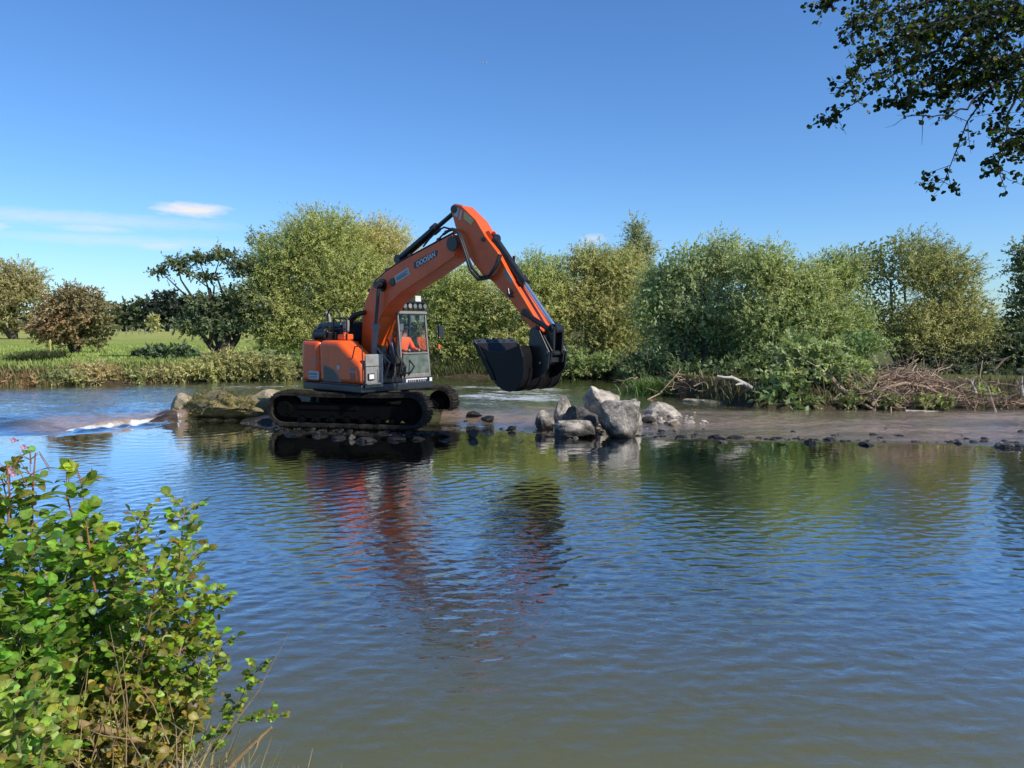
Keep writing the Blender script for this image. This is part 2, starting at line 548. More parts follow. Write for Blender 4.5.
# ------------------------------------------------------------------ water
def riff_h(nt, g):
    m_ = nt.nodes.new('ShaderNodeMapping')
    m_.inputs['Scale'].default_value = (0.6, 1.1, 1.0)
    nt.links.new(g, m_.inputs['Vector'])
    return noise(nt, m_.outputs[0], 3.0, 5, 0.65, 1.0)

def water_mat():
    m, nt, out = new_mat('river_water')
    g = geo_pos(nt)
    a = nt.nodes.new('ShaderNodeAttribute')
    a.attribute_name = 'col'          # r = shallow gravel, g = foam, b = ripple strength
    sp = nt.nodes.new('ShaderNodeSeparateColor')
    nt.links.new(a.outputs['Color'], sp.inputs[0])
    sh, fo, rp = sp.outputs[0], sp.outputs[1], sp.outputs[2]
    mp = nt.nodes.new('ShaderNodeMapping')
    mp.inputs['Scale'].default_value = (1.0, 1.7, 1.0)
    nt.links.new(g, mp.inputs['Vector'])
    fine = noise(nt, mp.outputs[0], 9.0, 3, 0.55, 0.6)
    mid = noise(nt, mp.outputs[0], 2.6, 3, 0.55, 0.8)
    h = math_n(nt, 'ADD', math_n(nt, 'MULTIPLY', fine, 0.45), mid)
    h = math_n(nt, 'MULTIPLY', h, rp)
    h = math_n(nt, 'ADD', h, math_n(nt, 'MULTIPLY', math_n(nt, 'MULTIPLY', riff_h(nt, g), sh), 1.6))
    # base: murky olive river, pinkish gravel where it is shallow
    mp3 = nt.nodes.new('ShaderNodeMapping')
    mp3.inputs['Scale'].default_value = (0.45, 1.15, 1.0)
    nt.links.new(g, mp3.inputs['Vector'])
    gn = math_n(nt, 'ADD', math_n(nt, 'MULTIPLY', noise(nt, mp3.outputs[0], 1.5, 9, 0.68, .8), .6), math_n(nt, 'MULTIPLY', noise(nt, mp.outputs[0], 5.0, 8, 0.75), .4))
    gravel = ramp(nt, gn, [(0.36, (0.16, 0.11, 0.085)), (0.48, (0.36, 0.25, 0.19)), (0.58, (0.5, 0.36, 0.28)), (0.68, (0.68, 0.52, 0.42))])
    deep = mixc(nt, noise(nt, g, 0.25, 2), (0.098, 0.108, 0.06), (0.135, 0.135, 0.078))
    sxyz = nt.nodes.new('ShaderNodeSeparateXYZ')
    nt.links.new(g, sxyz.inputs[0])
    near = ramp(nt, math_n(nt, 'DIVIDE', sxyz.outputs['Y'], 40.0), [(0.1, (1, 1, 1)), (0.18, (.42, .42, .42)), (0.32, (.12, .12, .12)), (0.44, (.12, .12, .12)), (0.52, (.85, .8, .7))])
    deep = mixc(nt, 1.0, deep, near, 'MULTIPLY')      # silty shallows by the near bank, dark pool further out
    base = mixc(nt, sh, deep, gravel)
    mp2 = nt.nodes.new('ShaderNodeMapping')
    mp2.inputs['Scale'].default_value = (0.7, 1.3, 0.25)
    nt.links.new(g, mp2.inputs['Vector'])
    fa = noise(nt, mp2.outputs[0], 1.5, 10, 0.72, 1.2)
    fb = noise(nt, mp2.outputs[0], 7.0, 6, 0.7, 0.6)
    fn = math_n(nt, 'ADD', math_n(nt, 'MULTIPLY', fa, .65), math_n(nt, 'MULTIPLY', fb, .35))
    ff = math_n(nt, 'SUBTRACT', math_n(nt, 'ADD', fn, math_n(nt, 'MULTIPLY', fo, 0.75)), 0.85)
    ff = math_n(nt, 'MULTIPLY', ff, 6.5, True)
    base = mixc(nt, ff, base, (0.62, 0.66, 0.68))
    rough = math_n(nt, 'ADD', 0.035, math_n(nt, 'MULTIPLY', ff, 0.5))
    p = principled(nt, out, base, 0.6, 0, 0.0, h, 1.0, 0.06)
    p.inputs['Subsurface Weight'].default_value = 1.0
    p.inputs['Subsurface Radius'].default_value = (1.0, 1.0, 0.8)
    p.inputs['Subsurface Scale'].default_value = 0.9
    p.subsurface_method = 'BURLEY'
    bn = p.inputs['Normal'].links[0].from_socket
    gl = nt.nodes.new('ShaderNodeBsdfGlossy')
    gl.inputs['Color'].default_value = (0.97, 1.0, 1.0, 1)
    nt.links.new(rough, gl.inputs['Roughness'])
    nt.links.new(bn, gl.inputs['Normal'])
    fr = nt.nodes.new('ShaderNodeFresnel')
    fr.inputs['IOR'].default_value = 1.333
    nt.links.new(bn, fr.inputs['Normal'])
    fc = ramp(nt, fr.outputs[0], [(0.02, (.02, .02, .02)), (0.06, (.028, .028, .028)), (0.115, (.32, .32, .32)), (0.19, (.68, .68, .68)), (0.33, (.9, .9, .9)), (1.0, (1, 1, 1))])
    fc = math_n(nt, 'MULTIPLY', fc, math_n(nt, 'SUBTRACT', 1.0, math_n(nt, 'MULTIPLY', math_n(nt, 'MAXIMUM', ff, math_n(nt, 'MULTIPLY', sh, .36)), .85)))
    mx = nt.nodes.new('ShaderNodeMixShader')
    nt.links.new(fc, mx.inputs[0])
    nt.links.new(p.outputs[0], mx.inputs[1])
    nt.links.new(gl.outputs[0], mx.inputs[2])
    nt.links.new(mx.outputs[0], out.inputs['Surface'])
    return m
M['water'] = water_mat()

wx = axis([(-60, -15, 0.6), (-15, -12.4, 0.15), (-12.4, 12.4, 0.038), (12.4, 16, 0.15), (16, 60, 0.6)])
wy = axis([(-2, 3.0, 0.5), (3.0, 12.0, 0.031), (12.0, 18.0, 0.05), (18.0, 23.0, 0.08), (23.0, 37.0, 0.2)])

_wr = np.random.default_rng(77)
_waves = []
for i in range(72):
    lam = 0.11 * (0.42 / 0.11) ** (_wr.random() ** 1.9)
    th = _wr.normal() * 0.8 + PI / 2 + 0.2
    _waves.append((2 * PI / lam * math.cos(th), 2 * PI / lam * math.sin(th), _wr.random() * 6.283, lam))

def ripple_amp(X, Y):
    P = np.stack([X, Y], -1)
    n = 0.75 + 0.35 * sine_noise(P, 0.45, 21, 2)
    a = 1.0 - 0.72 * sstep(12.2, 15.2, Y) - 0.42 * (1 - sstep(4, 8.5, Y))
    left = sstep(3, 8, -X)                       # slightly livelier tail-race at left
    a = a * (1 - 0.25 * left)
    a = a * (1 + 0.3 * sstep(1.5, 4, X) * sstep(7, 9, Y))
    return np.clip(a * n, 0.02, 2)

def waves(X, Y):
    z = np.zeros_like(X)
    for kx, ky, ph, lam in _waves:
        z += np.sin(kx * X + ky * Y + ph) * lam * 0.0018
    # rings spreading from the boulders and from the bucket's drips
    for cx, cy, lam, am, w in ((1.2, 17.6, 0.75, 0.012, 2.6), (-7.9, 19.3, 0.45, 0.012, 3.2), (-2.0, 18.6, 0.8, 0.008, 2.5)):
        r = np.hypot(X - cx, Y - cy)
        z += am * np.sin(2 * PI * r / lam) * np.exp(-(r / w) ** 2)
    return z

def water_h(X, Y):
    L = water_level(X, Y)
    w = waves(X, Y) * ripple_amp(X, Y)
    up = sstep(0.05, 0.25, L)
    P = np.stack([X, Y], -1)
    chop = 0.018 * sine_noise(P * np.array([1, 1.6]), 4.5, 31) * up * np.where(X < 1.0, 1.0, 0.7)
    casc = np.exp(-((Y - np.interp(X, *WY) + 0.35) / 0.45) ** 2) * (X > -10.6) * (X < -6.2)
    return L + w * (1 - 0.6 * up) + chop + 0.05 * casc * (1 + sine_noise(P, 6, 41))

def water_col(X, Y):
    L = water_level(X, Y)
    P = np.stack([X, Y], -1)
    d = Y - np.interp(X, *WY)
    nz = sine_noise(P, 1.1, 51)
    sh = sstep(-1.2, 1.0, X) * sstep(-0.5, 0.25, d + 0.15 * nz) * (1 - sstep(3.0, 4.2, d + 0.2 * nz)) * 0.74
    sh = sh * np.clip(.78 + .4 * sine_noise(P * np.array([.5, 2.2]), 1.7, 61), .35, 1)
    brown = (X < -8.8) * sstep(-12.6, -11.2, X) * sstep(-.05, .15, d) * (1 - sstep(1.0, 2.2, d)) * .8
    sh = np.maximum(sh, brown)
    sh = np.maximum(sh, 0.7 * (X > -1.9) * (X < 1.2) * np.exp(-((d - 1.2) / 0.7) ** 2))
    # cascade, and rapids behind the digger
    casc = np.exp(-((d - 0.06) / 0.16) ** 2) * (X > -10.9) * (X < -9.0) * (0.74 + .3 * sine_noise(P, 6.5, 72))
    tail = np.exp(-((d + 0.5) / 0.55) ** 2) * (X > -9.7) * (X < -6.0) * (0.52 + .22 * sine_noise(P, 2.6, 71))
    rap = np.exp(-(((X + 0.5) / 2.9) ** 4)) * np.exp(-((Y - 25.8) / 4.8) ** 4) * (0.56 + 0.22 * sine_noise(P * np.array([.6, 1.1]), 1.6, 81))
    rap2 = np.exp(-(((X + 2.4) / 1.5) ** 2)) * np.exp(-((Y - 22.9) / 1.3) ** 2) * 0.66
    rap3 = np.exp(-(((X + 9.0) / 5.5) ** 2)) * np.exp(-((Y - 29.0) / 2.6) ** 2) * 0.5
    fo = np.clip(np.maximum.reduce([casc, tail, rap, rap2, rap3]), 0, 1)
    up = sstep(0.05, 0.25, L)
    rp = ripple_amp(X, Y) * 0.11 * (1 - up) + up * 0.55
    return np.stack([np.clip(sh, 0, 1), fo, rp], -1)

tag(grid_mesh('river_water', wx, wy, water_h, M['water'], water_col), kind='structure')
# ------------------------------------------------------------------ excavator
EX = Vector((-3.8, 20.4, 0.05))
YAW = R(-40)
ex = empty('excavator', EX, YAW)
tag(ex, 'large orange tracked excavator with a bent boom and black bucket standing in the river', 'excavator')

# --- undercarriage: tracks point 28 degrees away from the upper body
TR = Matrix.Rotation(R(28), 4, 'Z')
Lh, TH_, rad_ = 2.08, 0.86, 0.40

def track_path(n, off=0.0):
    """points and tangents around the belt, in (u, z)"""
    r = TH_ / 2 + off
    s = Lh - TH_ / 2
    per = 4 * s + 2 * PI * r
    out = []
    for i in range(n):
        d = per * i / n
        if d < 2 * s:
            x = -s + d
            sag = -0.035 * math.sin(PI * (x + s) / (2 * s)) if True else 0
            out.append((x, TH_ / 2 + r + sag, 0.0))
        elif d < 2 * s + PI * r:
            a = (d - 2 * s) / r
            out.append((s + r * math.sin(a), TH_ / 2 + r * math.cos(a), -a))
        elif d < 4 * s + PI * r:
            out.append((s - (d - 2 * s - PI * r), TH_ / 2 - r, -PI))
        else:
            a = (d - 4 * s - PI * r) / r
            out.append((-s - r * math.sin(a), TH_ / 2 - r * math.cos(a), -PI - a))
    return out

def disc(mb, u, z, y0, y1, r, n=28):
    mb.cyl((u, y0, z), (u, y1, z), r, n)

for side in (-1, 1):
    yc = side * 1.17
    w = 0.60
    mb = MB(TR)
    outp = track_path(120, -0.03)
    inp = track_path(120, -0.085)
    n = len(outp)
    vs, fs = [], []
    for (u, z, a), (u2, z2, a2) in zip(outp, inp):
        vs += [(u, yc - w / 2, z), (u, yc + w / 2, z), (u2, yc + w / 2, z2), (u2, yc - w / 2, z2)]
    for i in range(n):
        j = (i + 1) % n
        for k in range(4):
            k2 = (k + 1) % 4
            fs.append((i * 4 + k, j * 4 + k, j * 4 + k2, i * 4 + k2))
    mb.add(vs, fs)
    for (u, z, a) in track_path(46, -0.02):
        rot = Matrix.Rotation(-a, 3, 'Y')
        nx, nz = math.sin(-a), math.cos(-a)
        t = rot @ Vector((1, 0, 0))
        nn = rot @ Vector((0, 0, 1))
        mb.box(Vector((u, yc, z)) + nn * 0.002, (0.165, w + 0.004, 0.026), rot)
        for q in (-0.062, 0.0, 0.062):
            mb.box(Vector((u, yc, z)) + nn * 0.03 + t * q, (0.017, w - 0.01, 0.034), rot)
    tr = mb.build('track', M['trackshoe'], ex)
    s = Lh - TH_ / 2
    mb = MB(TR)
    mb.prism([(-s + .1, .2), (s - .1, .2), (s, .36), (s - .2, .56), (-s + .2, .58), (-s, .4)], yc - .2, yc + .2)
    mb.box((-.5, yc + side * .205, .47), (1.6, .03, .1))
    mb.build('track_frame', M['trackdark'], tr, bevel=.015)
    mb = MB(TR)
    disc(mb, -s, TH_ / 2, yc - .12, yc + .12, .33)
    disc(mb, -s, TH_ / 2, yc - .26, yc + .26, .2)
    for k in range(18):
        a = 2 * PI * k / 18
        mb.box((-s + .35 * math.cos(a), yc, TH_ / 2 + .35 * math.sin(a)), (.06, .06, .06), Matrix.Rotation(-a, 3, 'Y'))
    for k in range(8):
        a = 2 * PI * k / 8
        disc(mb, -s + .15 * math.cos(a), TH_ / 2 + .15 * math.sin(a), yc + side * .25, yc + side * .275, .022, 8)
    mb.build('sprocket', M['trackdark'], tr)
    mb = MB(TR)
    disc(mb, s, TH_ / 2, yc - .1, yc + .1, .335)
    disc(mb, s, TH_ / 2, yc - .17, yc + .17, .15)
    disc(mb, s, TH_ / 2, yc + side * .1, yc + side * .115, .26)
    mb.build('idler', M['trackdark'], tr)
    for k in range(7):
        mb = MB(TR)
        u = -1.2 + k * .4
        disc(mb, u, .19, yc - .2, yc + .2, .1, 16)
        disc(mb, u, .19, yc - .24, yc + .24, .05, 12)
        mb.build('roller', M['trackdark'], tr)
    for u in (-.55, .6):
        mb = MB(TR)
        disc(mb, u, .68, yc - .15, yc + .15, .075, 14)
        mb.build('roller', M['trackdark'], tr)
mb = MB(TR)
mb.box((0, 0, .52), (1.1, 1.9, .3))
for sx in (-1, 1):
    mb.box((sx * .75, 0, .45), (.34, 2.0, .22))
mb.build('undercarriage_frame', M['trackdark'], ex, bevel=.02)
mb = MB()
disc(mb, 0, 0, 0, 0.001, .01, 3)
mb = MB()
mb.cyl((0, 0, .66), (0, 0, .93), .55, 40)
mb.build('slew_ring', M['trackdark'], ex)

# --- upper structure
def arc_plan(umin_y, r, y0, y1, u1):
    """plan outline: tail circle of radius r between lateral y0..y1, straight to u1"""
    pts = []
    for i in range(25):
        y = y0 + (y1 - y0) * i / 24
        pts.append((-math.sqrt(max(r * r - y * y, 0.01)), y))
    return pts + [(u1, y1), (u1, y0)]

mb = MB()
mb.prism(arc_plan(0, 1.665, -1.212, 1.212, 1.225), .87, 1.06, 'z')
mb.box((1.12, .0, .98), (.22, .7, .14))
mb.build('deck', M['slate'], ex, bevel=.03)
mb = MB()
mb.prism([(u, y) for u, y in arc_plan(0, 1.68, -1.22, 1.22, -.47)], 1.063, 2.14, 'z')
cw = mb.build('counterweight', M['orange'], ex, smooth=True, bevel=.12, seg=4)
mb = MB()
mb.box((-1.655, 0, 1.6), (.03, .5, .12))
mb.build('handle', M['blackpaint'], cw, bevel=.01)
# engine-bay side door + sloping front hood on the near side
mb = MB()
hood = [(-.455, 1.063), (-.455, 2.14), (.24, 2.14), (.38, 2.11), (.66, 1.93), (.90, 1.76), (1.08, 1.66), (1.17, 1.58), (1.23, 1.42), (1.235, 1.063)]
mb.prism(hood, -1.22, -.56)
sd = mb.build('side_door', M['orange_bright'], ex, smooth=True, bevel=.13, seg=5)
Y0 = -1.2245
mb = MB()
arc = [(-.24 + .70 * (1 - math.cos(a)) ** .9, 1.50 - .38 * math.sin(a) ** 1.6) for a in [PI / 2 * i / 10 for i in range(11)]]
wedge = [(-.24, 1.11)] + [(-.24, 1.485), (-.05, 1.455), (.12, 1.39), (.25, 1.29), (.34, 1.2), (.39, 1.11)]
mb.prism(wedge, Y0, Y0 + .02)
gr = mb.build('grille', M['slate'], sd)
mb = MB()
for k in range(5):
    z = 1.15 + k * .06
    mb.box((-.08 + .0 * k, Y0 - .003, z), (.26 - .03 * k, .008, .012))
mb.build('slats', M['blackpaint'], gr)
mb = MB()
outer = [(-.24, 1.525), (-.03, 1.495), (.15, 1.425), (.30, 1.32), (.41, 1.2), (.48, 1.11)]
inner = [(.395, 1.11), (.345, 1.205), (.255, 1.295), (.125, 1.397), (-.045, 1.462), (-.24, 1.49)]
mb.prism(outer + inner, Y0 - .002, Y0 + .02)
mb.build('trim_strip', M['slate_light'], sd)
mb = MB()
mb.box((.91, Y0 + .006, 1.27), (.2, .02, .15))
mb.build('vent_recess', M['red'], sd, bevel=.008)
mb = MB()
mb.box((.91, Y0 + .007, 1.45), (.17, .016, .075))
mb.build('decal', M['stickerblue'], sd)
mb = MB()
for i in range(14):
    a0 = 2 * PI * i / 14
mb.cyl((.36, Y0 + .01, 1.47), (.36, Y0 - .002, 1.47), .06, 18)
mb.build('decal', M['sticker'], sd)
mb = MB()
mb.box((.35, Y0 + .0155, 1.075), (1.5, .03, .02))
mb.build('trim_strip', M['slate'], sd)
# pale sticker and warning triangle on the counterweight's near flank
mb = MB()
mb.box((-.66, Y0 + .008, 1.24), (.42, .015, .21))
st = mb.build('sticker', M['sticker'], cw)
mb = MB()
mb.box((-.68, Y0 - .001, 1.275), (.34, .006, .05))
mb.box((-.68, Y0 - .001, 1.21), (.3, .006, .025))
mb.box((-.68, Y0 - .001, 1.17), (.34, .006, .02))
mb.build('print', M['stickerblue'], st)
mb = MB()
mb.prism([(-.72, 1.55), (-.52, 1.55), (-.62, 1.71)], Y0, Y0 + .015)
mb.build('warning_triangle', M['steel_pale'], cw)
# engine bonnet, rear upper
mb = MB()
mb.prism([(-1.22, 2.143), (-1.22, 2.44), (-1.12, 2.58), (-.2, 2.58), (-.12, 2.143)], -.72, 1.0)
en = mb.build('engine_cover', M['slate'], ex, bevel=.04)
mb = MB()
mb.box((-.66, .14, 2.595), (.88, 1.6, .024))
for k in range(6):
    mb.box((-.98 + .13 * k, .3, 2.613), (.07, .9, .012))
mb.build('top_panel', M['slate_light'], en)
mb = MB()
mb.tube([(-1.02, -.42, 2.56), (-1.03, -.42, 2.68), (-1.08, -.42, 2.79), (-1.15, -.43, 2.86)], [.045, .045, .045, .04], 12)
mb.build('exhaust_pipe', M['steel_pale'], en, smooth=True)
mb = MB()
mb.cyl((-.8, -1.0, 2.3), (-.35, -1.0, 2.3), .14, 20)
mb.cyl((-.85, -.95, 2.17), (-.3, -.95, 2.17), .08, 12)
mb.box((-.30, -.92, 2.25), (.12, .24, .2))
mb.box((-.86, -.92, 2.22), (.10, .3, .14))
mb.cyl((-.58, -.8, 2.3), (-.58, -.8, 2.5), .12, 16)
mb.tube([(-.9, -.95, 2.2), (-.85, -.98, 2.42), (-.6, -1.0, 2.5), (-.4, -1.0, 2.42), (-.28, -.98, 2.2)], .035, 8)
mb.build('filter_assembly', M['blackpaint'], ex, smooth=True, bevel=.01)
mb = MB()
mb.box((-.72, -.88, 2.24), (.14, .16, .19))
mb.build('orange_bracket', M['orange'], ex, bevel=.015)
mb = MB()
mb.tube([(-.86, -.6, 2.52), (-.87, -.6, 2.8), (-.80, -.6, 2.93), (-.66, -.6, 2.98), (-.5, -.6, 2.94), (-.38, -.6, 2.82), (-.33, -.6, 2.68), (-.33, -.6, 2.52)], .022, 8)
mb.build('hose_loop', M['black'], ex, smooth=True)
mb = MB()
mb.tube([(-.3, -.85, 2.13), (-.3, -.85, 2.66), (-.27, -.85, 2.7), (.2, -.85, 2.7), (.24, -.85, 2.66), (.24, -.85, 2.13)], .02, 8)
mb.tube([(-.3, -.85, 2.42), (.24, -.85, 2.42)], .016, 8)
mb.build('handrail', M['blackpaint'], ex, smooth=True)
mb = MB()
mb.box((.06, -.75, 2.22), (.3, .3, .15))
mb.cyl((.06, -.75, 2.28), (.06, -.75, 2.34), .07, 14)
mb.build('battery_box', M['orange_bright'], ex, bevel=.03)
mb = MB()
mb.box((.0, -.68, 2.5), (.16, .12, .3))
mb.build('air_cleaner', M['steel_pale'], ex, bevel=.03)
# front tool box and steps with headlight
mb = MB()
mb.prism([(1.24, 1.0), (1.24, 1.76), (1.26, 1.82), (1.29, 1.80), (1.305, 1.5), (1.305, 1.0)], -1.12, -.58)
tb = mb.build('tool_box', M['steel_pale'], ex, bevel=.02)
mb = MB()
mb.box((1.31, -.9, 1.53), (.03, .5, .015))
mb.box((1.345, -.92, 1.1), (.12, .5, .03))
mb.box((1.31, -.72, 1.3), (.02, .12, .3))
mb.build('step', M['slate_light'], tb, bevel=.006)
mb = MB()
mb.box((1.315, -.98, 1.27), (.05, .2, .16))
hl = mb.build('headlight', M['blackpaint'], tb, bevel=.01)
mb = MB()
mb.box((1.343, -.98, 1.27), (.012, .15, .115))
mb.build('lens', M['lens'], hl, bevel=.004)
mb = MB()
mb.tube([(1.28, -1.2, 1.06), (1.28, -1.21, 1.95), (1.24, -1.21, 2.02), (1.0, -1.21, 2.0), (.9, -1.21, 1.72)], .016, 8)
mb.build('handrail', M['blackpaint'], ex, smooth=True)
# valve block and hoses round the boom foot
mb = MB()
mb.box((.75, -.02, 1.2), (.8, 1.0, .28))
mb.box((.35, .02, 1.75), (.5, .3, .5))
mb.build('valve_block', M['blackpaint'], ex, bevel=.03)
hr = np.random.default_rng(4)
for i in range(9):
    mb = MB()
    y = -.52 + .11 * i
    a = Vector((1.12, y, 1.12 + .1 * hr.random()))
    b = Vector((.9 + .25 * hr.random(), y + .05 * hr.normal(), 1.7 + .5 * hr.random()))
    c = (a + b) / 2 + Vector((.16 + .12 * hr.random(), .05 * hr.normal(), 0))
    mb.tube([a, a * .6 + c * .4 + Vector((.03, 0, 0)), c, b * .6 + c * .4, b], .022, 8)
    mb.build('hose', M['slate_light'] if i in (1, 4) else M['black'], ex, smooth=True)

# --- boom (outline traced in the boom's own plane)
up_e = [(.07, 1.62), (.08, 1.95), (.13, 2.53), (.26, 3.12), (.54, 3.56), (1.05, 3.84), (1.61, 4.06), (2.66, 4.38), (3.39, 4.60)]
lo_e = [(3.50, 4.42), (3.51, 4.23), (3.45, 4.07), (2.55, 3.68), (1.67, 3.33), (1.19, 3.05), (.88, 2.73), (.60, 2.2), (.36, 1.57), (.22, 1.45)]
mb = MB()
mb.prism(up_e + lo_e, -.27, .27)
boom = mb.build('boom', M['orange'], ex, bevel=.018)
for y in (-.285, .285):
    for u, z, t_, r_ in ((.95, 3.52, .03, .16), (1.33, 3.58, .012, .10), (3.42, 4.38, .03, .17)):
        mb = MB()
        mb.cyl((u, y - t_, z), (u, y + t_, z), r_, 24)
        mb.build('pivot_boss', M['blackpaint'], boom, smooth=True)
mb = MB()
mb.prism([(2.11, 4.03), (2.10, 3.90), (2.16, 3.87), (2.90, 4.13), (2.92, 4.25), (2.87, 4.27)], -.276, -.25)
bd = mb.build('badge', M['badge'], boom, bevel=.002)

def text_mesh(s, size, shear, mat, parent, M4, bold=.012, name='lettering'):
    cu = bpy.data.curves.new('txt', 'FONT')
    cu.body = s
    cu.size = size
    cu.shear = shear
    cu.offset = bold
    cu.extrude = .002
    cu.space_character = .95
    cu.align_x = 'CENTER'
    cu.align_y = 'CENTER'
    to = bpy.data.objects.new('txt', cu)
    col.objects.link(to)
    bpy.context.view_layer.update()
    dg = bpy.context.evaluated_depsgraph_get()
    me = bpy.data.meshes.new_from_object(to.evaluated_get(dg))
    bpy.data.objects.remove(to)
    me.transform(M4)
    me.materials.clear()
    me.materials.append(mat)
    me.name = name
    o = bpy.data.objects.new(name, me)
    link(o, parent)
    return o
ang = math.atan2(4.13 - 3.87, 2.90 - 2.16)
ex_ = Vector((math.cos(ang), 0, math.sin(ang)))
ey_ = Vector((-math.sin(ang), 0, math.cos(ang)))
def plane_M(o, y):
    zz = ex_.cross(ey_)
    return Matrix(((ex_.x, ey_.x, zz.x, o[0]), (ex_.y, ey_.y, zz.y, y), (ex_.z, ey_.z, zz.z, o[1]), (0, 0, 0, 1)))
text_mesh('DOOSAN', .165, .22, M['lettering'], bd, plane_M((2.515, 4.065), -.2785), .0025)
mb = MB()
mb.prism([(1.40, 3.725), (1.91, 3.92), (1.96, 3.75), (1.45, 3.55)], -.274, -.25)
sk = mb.build('sticker', M['sticker'], boom)
mb = MB()
for f0, f1, z0 in ((.1, .9, .58), (.1, .75, .36), (.12, .88, .2)):
    a = Vector((1.45, 3.55)); du = Vector((.51, .20)); dv = Vector((-.05, .175))
    p = [a + du * f0 + dv * z0, a + du * f1 + dv * z0, a + du * f1 + dv * (z0 + .14), a + du * f0 + dv * (z0 + .14)]
    mb.prism([tuple(q) for q in p], -.277, -.26)
mb.build('print', M['stickerblue'], sk)
# hydraulic pipes along the boom's upper edge
for k, dy in enumerate((-.2, -.12, .12, .2)):
    mb = MB()
    pts = [(u - .01, dy, z + .045) for u, z in up_e[3:]]
    mb.tube(pts, .02, 8)
    mb.build('pipe', M['orange'] if k % 2 else M['blackpaint'], boom, smooth=True)
for u, z in ((.38, 3.38), (1.05, 3.87), (1.9, 4.17), (2.9, 4.48)):
    mb = MB()
    mb.box((u, 0, z + .03), (.07, .5, .07), Matrix.Rotation(R(-20), 3, 'Y'))
    mb.build('pipe_clamp', M['blackpaint'], boom)

# --- arm
arm_t = [(3.29, 5.16), (3.31, 5.24), (3.39, 5.28), (3.61, 5.24), (4.07, 4.87), (4.37, 4.47), (4.70, 4.13), (5.13, 3.50), (5.90, 2.5), (5.93, 2.38)]
arm_b = [(5.86, 2.30), (5.76, 2.31), (5.66, 2.42), (5.13, 3.0), (4.52, 3.51), (4.34, 3.56), (3.95, 3.94), (3.61, 4.39), (3.42, 4.79)]
mb = MB()
mb.prism(arm_t + arm_b, -.2, .2)
arm = mb.build('arm', M['orange'], ex, bevel=.015)
mb = MB()
mb.prism([(3.38, 5.16), (3.50, 5.20), (3.56, 5.16), (3.50, 4.98), (3.40, 5.02)], -.206, -.18)
mb.prism([(3.60, 5.14), (3.66, 5.13), (3.60, 4.92), (3.53, 4.92)], -.206, -.18)
mb.build('decal', M['sticker'], arm)
mb = MB()
mb.prism([(3.71, 5.08), (3.77, 5.04), (4.0, 4.86), (3.93, 4.77), (3.70, 4.93)], -.206, -.18)
mb.build('decal', M['yellow'], arm)
mb = MB()
mb.prism([(4.90, 3.72), (4.97, 3.72), (5.15, 3.48), (5.11, 3.42), (5.07, 3.43), (4.89, 3.65)], -.206, -.18)
mb.build('decal', M['steel_pale'], arm)
for y in (-.215, .215):
    for u, z, t_, r_ in ((3.40, 5.17, .02, .09), (4.30, 4.42, .02, .05), (5.50, 2.78, .03, .085), (5.82, 2.38, .03, .085)):
        mb = MB()
        mb.cyl((u, y - t_, z), (u, y + t_, z), r_, 18)
        mb.build('pivot_boss', M['blackpaint'], arm, smooth=True)
mb = MB()
for y in (-.09, .09):
    mb.prism([(4.28, 4.60), (4.38, 4.62), (4.50, 4.46), (4.44, 4.38)], y - .02, y + .02)
mb.build('cylinder_bracket', M['orange'], arm)
mb = MB()
mb.tube([(5.04, -.23, 3.3), (5.08, -.24, 3.18), (5.16, -.235, 3.12)], .025, 8)
mb.box((5.08, -.215, 3.2), (.1, .04, .14), Matrix.Rotation(R(40), 3, 'Y'))
mb.build('hose_clamp', M['blackpaint'], arm)

# --- cylinders
def cylinder(name, a, b, f, rb, rr, mat, mrod, y=0.0, collar=True):
    a, b = Vector((a[0], y, a[1])), Vector((b[0], y, b[1]))
    m = a + (b - a) * f
    d = (b - a).normalized()
    mb = MB()
    mb.cyl(a, m, rb, 22)
    if collar:
        mb.cyl(m - d * .12, m + d * .04, rb * 1.28, 22)
    mb.cyl(a + Vector((0, -rb * 1.1, 0)), a + Vector((0, rb * 1.1, 0)), rb * 1.15, 18)
    o = mb.build(name, mat, ex, smooth=True)
    mb = MB()
    mb.cyl(m, b, rr, 16)
    mb.build('rod', mrod, o, smooth=True)
    mb = MB()
    mb.cyl(b + Vector((0, -rb * 1.1, 0)), b + Vector((0, rb * 1.1, 0)), rb * 1.15, 18)
    mb.build('rod_eye', M['blackpaint'], o, smooth=True)
    return o
for y in (-.40, .40):
    cylinder('boom_cylinder', (.66, 1.25), (.95, 3.52), .56, .08, .045, M['slate_light'], M['slate'], y)
cylinder('arm_cylinder', (1.30, 4.16), (3.33, 5.20), .64, .095, .055, M['blackpaint'], M['slate'], 0)
cylinder('bucket_cylinder', (4.44, 4.44), (6.16, 2.43), .50, .095, .055, M['blackpaint'], M['chrome'], 0)
